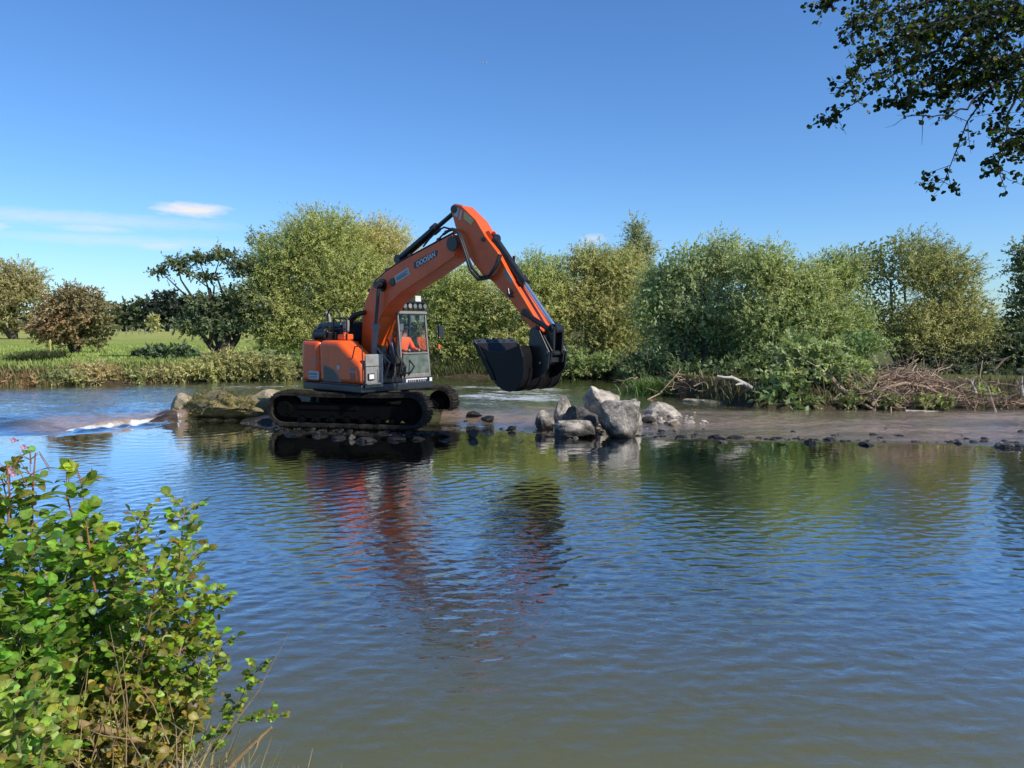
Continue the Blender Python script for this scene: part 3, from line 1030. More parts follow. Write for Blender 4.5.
# hoses across the boom / arm joint
for y, dz in ((-.30, 0), (-.36, -.06), (.30, .02)):
    mb = MB()
    mb.tube([(3.2, y, 4.66 + dz), (3.45, y, 4.70), (3.66, y, 4.60), (3.78, y, 4.36), (3.90, y, 4.08), (4.04, y, 3.80 + dz), (4.28, y, 3.58 + dz), (4.56, y, 3.60 + dz), (4.78, y * .9, 3.82), (4.83, y * .75, 4.05)], .032, 10)
    mb.build('hose', M['black'], ex, smooth=True)
for y in (-.14, .14):
    mb = MB()
    mb.tube([(2.3, y, 4.4), (2.5, y, 4.56), (2.75, y, 4.72), (3.0, y, 4.80), (3.3, y, 4.72), (3.5, y, 4.62)], .022, 8)
    mb.build('hose', M['black'], ex, smooth=True)
for y in (-.42, -.50):
    mb = MB()
    mb.tube([(.27, y * .6, 2.86), (.08, y, 2.78), (-.12, y, 2.62), (-.26, y, 2.4), (-.2, y, 2.15), (.0, y, 1.95), (.2, y, 1.8)], .055, 10)
    mb.build('hose', M['black'], ex, smooth=True)

# --- linkage, quick coupler and bucket
mb = MB()
for y in (-.16, .16):
    mb.tube([(5.50, y * 1.5, 2.78), (6.16, y * 1.5, 2.43)], .055, 10)
mb.build('link_rod', M['blackpaint'], ex)
mb = MB()
for y in (-.15, .15):
    mb.prism([(6.06, 2.47), (6.16, 2.53), (6.26, 2.46), (6.24, 1.92), (6.14, 1.84), (6.06, 1.92)], y - .03, y + .03)
mb.cyl((6.16, -.2, 2.43), (6.16, .2, 2.43), .07, 16)
mb.cyl((6.15, -.34, 1.92), (6.15, .34, 1.92), .06, 16)
mb.build('bucket_link', M['blackpaint'], ex, bevel=.01)
mb = MB()
mb.prism([(5.66, 2.42), (5.82, 2.50), (5.96, 2.40), (6.25, 1.98), (6.2, 1.72), (5.98, 1.62), (5.76, 1.72), (5.62, 2.1)], -.24, -.19)
mb.prism([(5.66, 2.42), (5.82, 2.50), (5.96, 2.40), (6.25, 1.98), (6.2, 1.72), (5.98, 1.62), (5.76, 1.72), (5.62, 2.1)], .19, .24)
mb.box((5.98, 0, 1.78), (.3, .36, .12))
mb.cyl((5.82, -.3, 2.38), (5.82, .3, 2.38), .06, 16)
mb.cyl((5.98, -.36, 1.70), (5.98, .36, 1.70), .05, 14)
mb.build('quick_coupler', M['blackpaint'], ex, bevel=.012)

prof = [(4.50, 2.10), (4.78, 1.68), (5.02, 1.34), (5.14, 1.21), (5.28, 1.14), (5.46, 1.11), (5.62, 1.15), (5.74, 1.26), (5.81, 1.42), (5.84, 1.62), (5.82, 1.85), (5.74, 2.08)]
def offs(pl, d):
    out = []
    for i, (u, z) in enumerate(pl):
        a = pl[max(i - 1, 0)]; b = pl[min(i + 1, len(pl) - 1)]
        t = Vector((b[0] - a[0], b[1] - a[1])).normalized()
        out.append((u - t.y * d, z + t.x * d))
    return out
BW = .66
mb = MB()
inn = offs(prof, .03)
mb.prism(prof + inn[::-1], -BW, BW)
bk = mb.build('bucket', M['bucket'], ex, smooth=True)
for y in (-BW, BW):
    mb = MB()
    ys = -.025 if y < 0 else .025
    mb.prism([(4.46, 2.13)] + offs(prof, -.012)[1:-1] + [(5.74, 2.10), (5.5, 2.02), (5.2, 1.93), (4.9, 1.95), (4.66, 2.04)], y, y + ys)
    mb.build('side_plate', M['bucket'], bk, bevel=.006)
    mb = MB()
    mb.prism([(4.42, 2.14), (4.6, 2.07), (4.98, 1.55), (5.08, 1.32), (4.98, 1.33), (4.74, 1.68)], y + ys * .98, y + ys * 2.0)
    mb.build('side_cutter', M['bucket'], bk, bevel=.006)
mb = MB()
mb.box((4.47, 0, 2.135), (.14, 2 * BW + .05, .05), Matrix.Rotation(R(57), 3, 'Y'))
mb.build('cutting_edge', M['slate'], bk, bevel=.01)
for k in range(5):
    y = -BW + .1 + k * (2 * BW - .2) / 4
    mb = MB()
    dd = Vector((-.55, 0, .83))
    base = Vector((4.47, y, 2.13))
    q = [base + Vector((.03, -.05, .02)), base + Vector((.03, .05, .02)), base + Vector((-.03, .05, -.03)), base + Vector((-.03, -.05, -.03))]
    t = base + dd * .12
    q2 = [t + Vector((.008, -.03, .005)), t + Vector((.008, .03, .005)), t + Vector((-.008, .03, -.008)), t + Vector((-.008, -.03, -.008))]
    mb.add(q + q2, [(0, 1, 2, 3), (7, 6, 5, 4), (0, 4, 5, 1), (1, 5, 6, 2), (2, 6, 7, 3), (3, 7, 4, 0)])
    mb.build('tooth', M['bucket'], bk)
for y in (-.42, 0, .42):
    mb = MB()
    oo = offs(prof[2:10], -.018)
    mb.prism(prof[2:10] + oo[::-1], y - .05, y + .05)
    mb.build('wear_strip', M['bucket'], bk)
mb = MB()
for y in (-.3, .3):
    mb.prism([(5.72, 2.12), (5.84, 2.44), (5.98, 2.40), (6.24, 1.95), (6.2, 1.6), (6.0, 1.42), (5.80, 1.36)], y - .025, y + .025)
mb.build('bucket_ear', M['blackpaint'], bk, bevel=.01)

# --- cab
cu0, cu1, ct, cy0, cy1, cz0, cz1 = -.42, 1.17, 1.0, .16, 1.2, 1.03, 2.9
cab = None
mb = MB()
mb.prism([(cu0, cz0), (cu0, cz0 + .14), (cu1, cz0 + .14), (cu1, cz0)], cy0, cy1)
mb.box(((cu0 + .25), (cy0 + cy1) / 2, 1.38), (.5, cy1 - cy0, .45))
cab = mb.build('cab', M['slate'], ex, bevel=.02)
def post(name, a, b, w, mat, d=None):
    mb = MB()
    a, b = Vector(a), Vector(b)
    dz = (b - a)
    w2 = (d or w) / 2
    vs = [a + Vector((sx * w / 2, sy * w2, 0)) for sx, sy in ((-1, -1), (1, -1), (1, 1), (-1, 1))]
    vs += [b + Vector((sx * w / 2, sy * w2, 0)) for sx, sy in ((-1, -1), (1, -1), (1, 1), (-1, 1))]
    mb.add(vs, [(3, 2, 1, 0), (4, 5, 6, 7), (0, 1, 5, 4), (1, 2, 6, 5), (2, 3, 7, 6), (3, 0, 4, 7)])
    return mb.build(name, mat, cab, bevel=.012)
for y in (cy0 + .04, cy1 - .04):
    post('pillar', (cu1 - .035, y, cz0 + .14), (ct - .03, y, cz1 - .1), .05, M['cabgrey'], .05)
    post('pillar', (.36, y, cz0 + .14), (.34, y, cz1 - .1), .06, M['slate'])
    post('pillar', (cu0 + .04, y, cz0 + .14), (cu0 + .06, y, cz1 - .1), .08, M['slate'])
mb = MB()
mb.prism([(cu0 - .02, cz1 - .1), (cu0 + .04, cz1), (ct - .1, cz1 + .01), (ct + .03, cz1 - .03), (ct + .03, cz1 - .1)], cy0 - .01, cy1 + .01)
rf = mb.build('roof', M['cabgrey'], cab, bevel=.03, seg=3)
mb = MB()
mb.box((cu1 - .03, (cy0 + cy1) / 2, cz0 + .19), (.06, cy1 - cy0 - .16, .1))
mb.build('sill', M['cabgrey'], cab, bevel=.01)
mb = MB()
mb.box((1.07 + .055, (cy0 + cy1) / 2, 1.80), (.05, cy1 - cy0 - .15, .035))
mb.build('window_bar', M['cabgrey'], cab, bevel=.006)
def pane(name, pts, mat):
    mb = MB()
    mb.add(pts, [(0, 1, 2, 3)])
    return mb.build(name, mat, cab)
pane('windscreen', [(1.118, cy0 + .08, 1.82), (1.118, cy1 - .08, 1.82), (.99, cy1 - .08, cz1 - .1), (.99, cy0 + .08, cz1 - .1)], M['glass'])
pane('lower_windscreen', [(1.15, cy0 + .08, 1.27), (1.15, cy1 - .08, 1.27), (1.12, cy1 - .08, 1.785), (1.12, cy0 + .08, 1.785)], M['glass_sheen_tint'])
for y in (cy0 + .03, cy1 - .03):
    pane('side_window', [(.40, y, 1.2), (1.10, y, 1.2), (.95, y, cz1 - .11), (.38, y, cz1 - .11)], M['glass'])
    pane('side_window', [(-.33, y, 1.86), (.33, y, 1.86), (.31, y, cz1 - .11), (-.31, y, cz1 - .11)], M['glass'])
pane('rear_window', [(cu0 + .03, cy0 + .09, 1.87), (cu0 + .03, cy1 - .09, 1.87), (cu0 + .05, cy1 - .09, cz1 - .11), (cu0 + .05, cy0 + .09, cz1 - .11)], M['glass'])
# number board under the windscreen, roof lamps, beacon bar, mirror
mb = MB()
mb.box((cu1 + .012, .64, 1.035), (.02, .74, .22))
nb = mb.build('number_board', M['white'], cab, bevel=.004)
mb = MB()
mb.box((cu1 + .0235, .58, .975), (.005, .62, .09))
mb.build('yellow_band', M['yellow'], nb)
mb = MB()
pr = np.random.default_rng(6)
y = .33
while y < .95:
    w = .03 + .05 * pr.random()
    mb.box((cu1 + .0245, y + w / 2, 1.085), (.005, w, .06))
    y += w + .02
mb.build('print', M['slate'], nb)
mb = MB()
mb.box((1.16, 1.13, 1.1), (.08, .12, .14))
wl_ = mb.build('work_lamp', M['blackpaint'], cab, bevel=.01)
mb = MB()
mb.box((1.203, 1.13, 1.1), (.012, .09, .1))
mb.build('lens', M['lens'], wl_)
mb = MB()
mb.box((.98, .68, 2.975), (.05, 1.06, .05))
rb_ = mb.build('lamp_rail', M['slate'], rf)
for k in range(6):
    y = .24 + k * .175
    mb = MB()
    mb.cyl((.95, y, 3.02), (1.02, y, 3.02), .075, 18)
    lo = mb.build('roof_lamp', M['blackpaint'], cab, smooth=True)
    mb = MB()
    mb.cyl((1.02, y, 3.02), (1.03, y, 3.02), .06, 18)
    mb.build('lens', M['slate_light'] if k != 2 else M['steel_pale'], lo, smooth=True)
mb = MB()
mb.box((.55, .68, 3.12), (.9, 1.0, .05))
for y in (.25, 1.1):
    for u in (.2, .9):
        mb.box((u, y, 3.0), (.05, .05, .22))
mb.build('roof_guard', M['blackpaint'], cab, bevel=.01)
mb = MB()
mb.box((.72, .46, 3.21), (.4, .62, .15))
mb.box((.90, .45, 3.22), (.04, .4, .07))
mb.build('roof_box', M['slate'], cab, bevel=.02)
mb = MB()
mb.box((.95, .93, 3.21), (.03, .2, .16))
mb.build('roof_sign', M['white'], cab, bevel=.005)
mb = MB()
mb.tube([(1.0, 1.2, 2.78), (1.12, 1.33, 2.72), (1.2, 1.42, 2.62), (1.2, 1.44, 1.6), (1.12, 1.22, 1.5)], .013, 8)
mr = mb.build('mirror_arm', M['blackpaint'], cab, smooth=True)
mb = MB()
mb.box((1.22, 1.5, 2.36), (.05, .17, .3))
mb.tube([(1.2, 1.36, 2.5), (1.21, 1.34, 2.36), (1.2, 1.36, 2.2)], .012, 8)
mi = mb.build('mirror', M['slate'], cab, bevel=.03, seg=3)
mb = MB()
mb.box((1.19, 1.5, 2.36), (.014, .13, .24))
mb.build('mirror_glass', M['chrome'], mi)
mb = MB()
mb.cyl((1.2, 1.44, 1.9), (1.2, 1.44, 2.02), .04, 12)
mb.build('marker_lamp', M['hivis'], cab, smooth=True)
mb = MB()
mb.prism([(-.1, 1.3), (.45, 1.3), (.5, 1.5), (.45, 1.58), (.0, 1.56), (-.12, 2.15), (-.22, 2.15), (-.2, 1.5)], .52, 1.08)
mb.build('seat', M['trousers'], cab, bevel=.05, seg=3)
for y in (.48, 1.1):
    mb = MB()
    mb.cyl((.8, y, 1.3), (.72, y, 1.78), .02, 10)
    mb.cyl((.72, y, 1.74), (.71, y, 1.86), .032, 10)
    mb.build('control_lever', M['blackpaint'], cab, smooth=True)

# ------------------------------------------------------------------ operator (seated in the cab)
op = empty('person', EX + Matrix.Rotation(YAW, 3, 'Z') @ Vector((.46, .80, 1.62)), YAW)
tag(op, 'machine operator in an orange hi-vis jacket seated behind the cab glass', 'person')
def skin_mesh(name, verts, edges, radii, mat, parent, sub=2, root=0):
    me = bpy.data.meshes.new(name)
    me.from_pydata(verts, edges, [])
    o = bpy.data.objects.new(name, me)
    link(o, parent)
    sk = o.modifiers.new('skin', 'SKIN')
    sk.use_smooth_shade = True
    for i, v in enumerate(me.skin_vertices[0].data):
        r = radii[i]
        v.radius = (r, r) if isinstance(r, (int, float)) else r
        v.use_root = (i == root)
    ss = o.modifiers.new('sub', 'SUBSURF')
    ss.levels = sub
    ss.render_levels = sub
    bpy.context.view_layer.update()
    dg = bpy.context.evaluated_depsgraph_get()
    m2 = bpy.data.meshes.new_from_object(o.evaluated_get(dg))
    o.modifiers.clear()
    o.data = m2
    m2.materials.clear()
    m2.materials.append(mat)
    for p in m2.polygons:
        p.use_smooth = True
    return o
sy = .2
V_ = [(0, 0, .08), (.0, 0, .28), (.03, 0, .48), (.05, 0, .60), (.08, 0, .72), (.10, 0, .80), (.11, 0, .88),
      (.05, sy, .52), (.16, sy + .06, .28), (.42, sy - .02, .24), (.50, sy - .03, .25),
      (.05, -sy, .52), (.16, -sy - .06, .28), (.42, -sy + .02, .24), (.50, -sy + .03, .25),
      (.06, .1, .04), (.48, .14, .06), (.62, .13, -.36), (.72, .13, -.40),
      (.06, -.1, .04), (.48, -.14, .06), (.62, -.13, -.36), (.72, -.13, -.40)]
E_ = [(0, 1), (1, 2), (2, 3), (3, 4), (4, 5), (5, 6), (2, 7), (7, 8), (8, 9), (9, 10), (2, 11), (11, 12), (12, 13), (13, 14),
      (0, 15), (15, 16), (16, 17), (17, 18), (0, 19), (19, 20), (20, 21), (21, 22)]
R_ = [.13, .12, .13, .055, .09, .10, .06, .06, .048, .035, .04, .06, .048, .035, .04, .085, .065, .045, .04, .085, .065, .045, .04]
skin_mesh('body', V_, E_, R_, M['skin'], op)
J_ = [V_[i] for i in (0, 1, 2, 3, 7, 8, 9, 11, 12, 13)]
skin_mesh('jacket', J_, [(0, 1), (1, 2), (2, 3), (2, 4), (4, 5), (5, 6), (2, 7), (7, 8), (8, 9)], [.155, .145, .155, .07, .078, .064, .05, .078, .064, .05], M['hivis'], op)
T_ = [V_[i] for i in (0, 15, 16, 17, 19, 20, 21)]
skin_mesh('trousers', T_, [(0, 1), (1, 2), (2, 3), (0, 4), (4, 5), (5, 6)], [.14, .10, .08, .06, .10, .08, .06], M['trousers'], op)
mb = MB()
vs, fs = [], []
for i in range(9):
    a = PI / 2 * i / 8
    for k in range(20):
        t = 2 * PI * k / 20
        vs.append((.095 + .125 * math.cos(a) * math.cos(t), .105 * math.cos(a) * math.sin(t), .82 + .12 * math.sin(a)))
for i in range(8):
    for k in range(20):
        fs.append((i * 20 + k, i * 20 + (k + 1) % 20, (i + 1) * 20 + (k + 1) % 20, (i + 1) * 20 + k))
mb.add(vs, fs)
mb.prism([(.2, -.08), (.28, -.05), (.29, .05), (.2, .08)], .815, .83, 'z')
mb.build('cap', M['trousers'], op, smooth=True)
mb = MB()
mb.add([(.205, -.012, .76), (.205, .012, .76), (.228, 0, .735), (.2, 0, .79)], [(0, 1, 2), (0, 2, 3), (1, 3, 2)])
mb.build('nose', M['skin'], op)
#@@PART3
def leaf_quads(pos, d, nr, ln, wd):
    d = nrm(d)
    s = nrm(np.cross(nr, d))
    ln = np.asarray(ln).reshape(-1, 1)
    wd = np.asarray(wd).reshape(-1, 1)
    mid = pos + d * ln * .45
    V = np.stack([pos, mid + s * wd / 2, pos + d * ln, mid - s * wd / 2], 1)
    n = len(pos)
    F = np.arange(n * 4).reshape(n, 4)
    return V.reshape(-1, 3), F

# ------------------------------------------------------------------ boulders and weir
_bm = bmesh.new()
bmesh.ops.create_icosphere(_bm, subdivisions=5, radius=1.0)
_bm.verts.ensure_lookup_table()
ICO_V = np.array([v.co[:] for v in _bm.verts])
ICO_F = np.array([[v.index for v in f.verts] for f in _bm.faces])
_bm.free()
_bm = bmesh.new()
bmesh.ops.create_icosphere(_bm, subdivisions=3, radius=1.0)
ICO3_V = np.array([v.co[:] for v in _bm.verts])
ICO3_F = np.array([[v.index for v in f.verts] for f in _bm.faces])
_bm.free()

def rock_geo(dims, seed, cuts=7, rough=0.085, small=False, lean=(0, 0), explicit=()):
    rg = np.random.default_rng(seed)
    V = (ICO3_V if small else ICO_V).copy()
    F = ICO3_F if small else ICO_F
    V *= 1.25
    pl = [(nrm(np.array(n, float)), d) for n, d in explicit]
    for _ in range(cuts):
        pl.append((nrm(rg.normal(size=3) * np.array([1, 1, .8])), 0.62 + 0.3 * rg.random()))
    for n, d in pl:
        ex_d = np.maximum(0, V @ n - d)
        V -= n * ex_d[:, None] * 0.88
    n_ = sine_noise(V, 2.2, seed, 4)
    n2 = sine_noise(V, 9.0, seed + 1, 4)
    n3 = np.abs(sine_noise(V, 5.0, seed + 2, 3))
    V += nrm(V) * (n_ * rough + n2 * rough * 0.5 - n3 * rough * .7)[:, None]
    lo, hi = V.min(0), V.max(0)
    V = (V - (lo + hi) / 2) / (hi - lo)
    V[:, 2] += 0.5
    V[:, 0] += lean[0] * V[:, 2]
    V[:, 1] += lean[1] * V[:, 2]
    V *= np.array(dims)
    return V, F

def rock(name, label, px, pyb, wpx, hpx, mat, seed, zb=0.0, deep=0.9, sink=0.12, rz=0.0, cat='boulder', group=None, Y=None, **kw):
    p = PZ(px, pyb, zb)
    if Y is not None:
        p = PY(px, pyb, Y)
    s = p[1] / FPX
    w, h = wpx * s, hpx * s
    V, F = rock_geo((w, w * deep, h * (1 + sink)), seed, **kw)
    o = np_mesh(name, V, F, mat, None, None, True)
    o.data.set_sharp_from_angle(angle=R(28))
    o.location = (p[0], p[1] + w * deep * 0.35, zb - h * sink if Y is None else p[2] - h * sink)
    o.rotation_euler = (0, 0, rz)
    return tag(o, label, cat, group)

G1 = 'boulders heaped in the river beside the digger'
rock('boulder', 'biggest grey boulder with cracked face at the front right of the heap', 622, 438, 45, 37, M['rock_grey'], 11, deep=.85, group=G1, explicit=(((.55, -.8, .25), .62), ((-.3, -.7, .5), .66), ((0, -.2, 1), .72)))
rock('boulder', 'pale sunlit boulder lying on top at the back of the heap', 603, 424, 38, 37, M['rock_tan'], 12, deep=.9, group=G1, Y=19.0, explicit=(((.35, -.3, .9), .6), ((-.9, -.2, .3), .7)))
rock('boulder', 'narrow upright boulder with a pointed top at the left of the heap', 564, 431, 25, 35, M['rock_tan'], 13, deep=.9, group=G1, lean=(.2, 0), explicit=(((.5, -.6, .5), .75),))
rock('boulder', 'low rounded grey boulder at the far left end of the heap', 545, 432, 20, 21, M['rock_grey'], 14, deep=1.0, group=G1)
rock('boulder', 'dark angular boulder wedged in the middle of the heap', 583, 430, 38, 24, M['rock_dark'], 15, deep=.8, group=G1, Y=18.2, explicit=(((-.2, -.9, .2), .5), ((.5, -.3, .8), .6)))
rock('boulder', 'wide low wet boulder at the water edge in front of the heap', 577, 438, 46, 17, M['rock_grey'], 16, deep=.6, group=G1)
rock('boulder', 'tall tan boulder tucked behind the right side of the biggest boulder', 634, 430, 18, 31, M['rock_tan'], 17, deep=1.2, group=G1, Y=18.9)
rock('boulder', 'long pale flat topped boulder standing apart right of the heap', 666, 424, 41, 21, M['rock_tan'], 18, zb=.05, deep=.7, group=G1, explicit=(((.5, -.35, .8), .42), ((-.6, -.3, .7), .6)), lean=(-.15, 0))
sm = 'small stones around the boulder heap'
rock('stone', 'dark stone in the gap between the biggest boulder and the pale flat one', 649, 427, 15, 11, M['rock_dark'], 21, zb=.05, cat='stone', group=sm, small=True)
rock('stone', 'small pale block of stone under the left end of the flat boulder', 655, 428, 7, 6, M['rock_cream'], 22, zb=.05, cat='stone', group=sm, small=True, cuts=14)
rock('stone', 'square pale block of stone under the right end of the flat boulder', 674, 428.5, 13, 7.5, M['rock_cream'], 23, zb=.05, cat='stone', group=sm, small=True, cuts=14)
rock('stone', 'small tan stone just past the right end of the flat boulder', 691, 427, 11, 7, M['rock_tan'], 24, zb=.06, cat='stone', group=sm, small=True)
rs = 'stones between the digger and the boulder heap'
rock('stone', 'dark round stone in the shallows right of the tracks', 474, 420, 17, 9, M['rock_wet'], 31, zb=.1, cat='stone', group=rs, small=True)
rock('stone', 'flat brown wet stone touching the dark round one in the shallows', 487, 422, 14, 6, M['rock_wet'], 32, zb=.1, cat='stone', group=rs, small=True)
rock('stone', 'blackish stone alone in the water below the dark round one', 473, 438, 11, 9, M['rock_wet'], 33, cat='stone', group=rs, small=True)
rock('stone', 'tiny black stone nearest the front end of the near track', 444, 437, 12, 6, M['rock_wet'], 34, cat='stone', group=rs, small=True)
rock('stone', 'thin dark stone just left of the boulder heap', 512, 430, 9, 4, M['rock_wet'], 35, zb=.03, cat='stone', group=rs, small=True)
ed = 'stones in a row along the edge of the shallow gravel'
row = [(683, 438, 11, 4, 'rock_wet', 'flat black stone at the left end of the edge row'),
       (716, 439, 12, 6, 'rock_wet', 'black stone second from the left in the edge row, below the flat pale boulder'),
       (724, 443, 9, 4, 'rock_grey', 'small pale grey stone in front of the second black stone of the edge row'),
       (736, 438.5, 15, 4, 'rock_wet', 'long thin black stone in the edge row below the white dead branch'),
       (779, 439, 10, 2.5, 'rock_wet', 'barely showing dark stone in the edge row below the green overhanging bush'),
       (812, 444, 11, 7, 'rock_wet', 'pointed dark stone in the edge row, lowest in the picture'),
       (832, 441, 11, 5, 'rock_dark', 'grey topped stone right of the pointed dark one'),
       (845, 442, 7, 3, 'rock_wet', 'small flat wet stone between the grey topped stone and the slanting one'),
       (869, 446, 13, 5, 'rock_wet', 'slanting dark stone in the middle of the edge row'),
       (951, 443, 5, 4, 'rock_wet', 'small black stone beside a white pebble near the right'),
       (959, 444, 7, 5, 'rock_tan', 'white pebble in the edge row near the right'),
       (976, 443, 8, 4, 'rock_dark', 'small grey stone right of the white pebble'),
       (986, 442, 6, 3, 'rock_wet', 'tiny dark stone last before the big pale topped stone'),
       (1007, 448, 15, 9, 'rock_tan', 'pale topped stone near the right border of the picture'),
       (1022, 449, 16, 6, 'rock_dark', 'low grey stone cut by the right border of the picture')]
for i, (px, py, w, h, mt, lb) in enumerate(row):
    rock('stone', lb, px, py, w * 1.15, h * .6, M[mt], 50 + i, cat='stone', group=ed, sink=.9, deep=1.1, cuts=8, rough=.14)
ru = 'rubble along the foot of the near track'
rub = [(351, 440, 8, 5, 'rock_tan', 'pale pointed stone in the water in front of the near track'),
       (366, 442, 22, 4, 'rock_dark', 'broad wet grey slab in front of the near track'),
       (337, 439, 16, 3, 'rock_wet', 'dark lump of rubble left of the pale pointed stone'),
       (318, 437, 18, 3, 'rock_wet', 'dark low rubble below the rear half of the near track'),
       (292, 436, 20, 2.5, 'rock_wet', 'flat dark rubble below the rear end of the near track'),
       (395, 441, 20, 3.5, 'rock_wet', 'wet dark rubble below the front half of the near track'),
       (417, 440, 16, 3, 'rock_wet', 'wet dark rubble below the front end of the near track')]
for i, (px, py, w, h, mt, lb) in enumerate(rub):
    rock('stone', lb, px, py, w, h, M[mt], 80 + i, cat='stone', group=ru, sink=.7, cuts=8, rough=.14)

# gravel and rubble scattered along the weir crest
_bm = bmesh.new()
bmesh.ops.create_icosphere(_bm, subdivisions=2, radius=1.0)
PV = np.array([v.co[:] for v in _bm.verts])
PF = np.array([[v.index for v in f.verts] for f in _bm.faces])
_bm.free()
def pebbles(name, label, X, Y, r, mat, seed, lift=.25):
    q = np.random.default_rng(seed)
    Vs, Fs, b = [], [], 0
    zz = water_level(X, Y)
    for x, y, z, rr in zip(X, Y, zz, r):
        v = PV * (1 + .25 * sine_noise(PV + q.normal(size=3) * 5, 1.6, int(q.integers(1e6)), 2))[:, None]
        v = v * rr * np.array([1 + .5 * q.random(), 1 + .5 * q.random(), .5 + .3 * q.random()])
        a = q.random() * 6.28
        v = v @ np.array([[math.cos(a), -math.sin(a), 0], [math.sin(a), math.cos(a), 0], [0, 0, 1]])
        Vs.append(v + [x, y, z + rr * (lift * q.random() - .25)]); Fs.append(PF + b); b += len(PV)
    return tag(np_mesh(name, np.concatenate(Vs), np.concatenate(Fs), mat, None, None, True), label, 'pebbles', kind='stuff')
_q = np.random.default_rng(909)
X = _q.uniform(-1.5, 14, 210)
pebbles('wet_pebbles', 'wet dark gravel breaking the surface along the edge of the shallows', X, np.interp(X, *WY) + _q.exponential(.3, 210) - .1, .02 + .045 * _q.random(210) ** 2, M['rock_wet'], 910)
X = np.r_[_q.normal(3.6, .8, 60), _q.normal(1.8, .7, 60)]
Y = np.r_[_q.normal(19.4, .4, 60), _q.normal(18.6, .5, 60)]
pebbles('pale_pebbles', 'pale rubble and gravel around the boulder heap', X, Y, .025 + .06 * _q.random(120) ** 2, M['rock_tan'], 911, .5)
X = _q.uniform(-6.2, -1.4, 90)
pebbles('dark_rubble', 'dark wet rubble around the digger tracks', X, np.interp(X, [-6.2, -1.4], [19.2, 18.2]) + _q.normal(size=90) * .25, .02 + .05 * _q.random(90) ** 2, M['rock_wet'], 912)

# remains of the old weir at the left
def slab_mesh(name, label, cat, pts, zt, zb, mat, seed, rough=.06, group=None, res=.09):
    """thick irregular slab over a polyline centre (list of (x,y,halfwidth,top))"""
    rg = np.random.default_rng(seed)
    n = 70
    P = np.array([p[:2] for p in pts], float)
    d = np.r_[0, np.cumsum(np.linalg.norm(np.diff(P, axis=0), axis=1))]
    s = np.linspace(0, d[-1], n)
    cx, cy = np.interp(s, d, P[:, 0]), np.interp(s, d, P[:, 1])
    hw = np.interp(s, d, [p[2] for p in pts])
    tp = np.interp(s, d, [p[3] for p in pts])
    tx, ty = np.gradient(cx), np.gradient(cy)
    L = np.hypot(tx, ty)
    nx, ny = -ty / L, tx / L
    prof_ = [(-1.15, 'b'), (-1.08, .35), (-1.0, .75), (-.9, .95), (-.6, 1.0), (-.2, 1.02), (.2, 1.0), (.6, 1.0), (.9, .95), (1.0, .7), (1.1, 'b')]
    V = []
    for i in range(n):
        for a, hgt in prof_:
            z = zb if hgt == 'b' else zb + (tp[i] - zb) * hgt
            V.append((cx[i] + nx[i] * hw[i] * a, cy[i] + ny[i] * hw[i] * a, z))
    V = np.array(V)
    k = len(prof_)
    F = []
    for i in range(n - 1):
        for j in range(k - 1):
            F.append((i * k + j, (i + 1) * k + j, (i + 1) * k + j + 1, i * k + j + 1))
    nn = sine_noise(V, 2.6, seed, 4)
    n2 = sine_noise(V, 9, seed + 3, 3)
    V[:, 2] += (nn * rough * 1.3 + n2 * rough * .5)
    V[:, 1] += n2 * rough + nn * rough * .8
    V[:, 0] += np.roll(n2, 7) * rough
    o = np_mesh(name, V, np.array(F), mat, None, None, True)
    o.data.set_sharp_from_angle(angle=R(40))
    return tag(o, label, cat, group)

slab_mesh('weir_ledge', 'brown stone ledge with water spilling over it at the left', 'ledge',
          [(-11.2, 19.45, .3, -.05), (-10.5, 19.45, .34, -.02), (-9.7, 20.35, .36, .03), (-9.25, 20.9, .36, .24)], 0, -.5, M['rock_brown'], 91, .05)
mossy = rock('mossy_boulder', 'large mossy humped boulder of the broken weir with a pale corner', 214, 421, 100, 30, M['rock_moss'], 93, deep=.42, sink=.2, rz=-.25, cuts=6, rough=.17,
     explicit=(((.75, 0, .66), .55), ((-.5, -.3, .8), .72)))
rock('pale_rock', 'cream coloured broken rock at the left tip of the mossy boulder', 180, 416, 27, 23, M['rock_cream'], 94, zb=.1, cat='rock', cuts=12, rz=.3)
def moss_fur(o, n, seed, h=.09):
    q = np.random.default_rng(seed)
    co = np.empty(len(o.data.vertices) * 3)
    o.data.vertices.foreach_get('co', co)
    no = np.empty(len(o.data.vertices) * 3)
    o.data.vertices.foreach_get('normal', no)
    co, no = co.reshape(-1, 3), no.reshape(-1, 3)
    i = q.choice(len(co), n, replace=True)
    ok = (no[i, 2] > -.1) & (sine_noise(co[i], 4.0, seed) > -.25) & (co[i, 2] > .22)
    i = i[ok]
    m = len(i)
    P = co[i] + q.normal(size=(m, 3)) * .02 - no[i] * .01
    d = nrm(no[i] * .8 + q.normal(size=(m, 3)) * .45 + np.array([0, 0, .1]))
    d[:, 2] -= .25
    V, F = leaf_quads(P, d, q.normal(size=(m, 3)), h * (.4 + q.random(m)), np.full(m, .022))
    c = np.array([.10, .095, .022]) * (.5 + 1.2 * q.random((m, 1))) + np.array([.14, .10, .03]) * (q.random((m, 1)) < .4)
    np_mesh('moss', V, F, M['drygrass'], o, np.repeat(c, 4, axis=0))

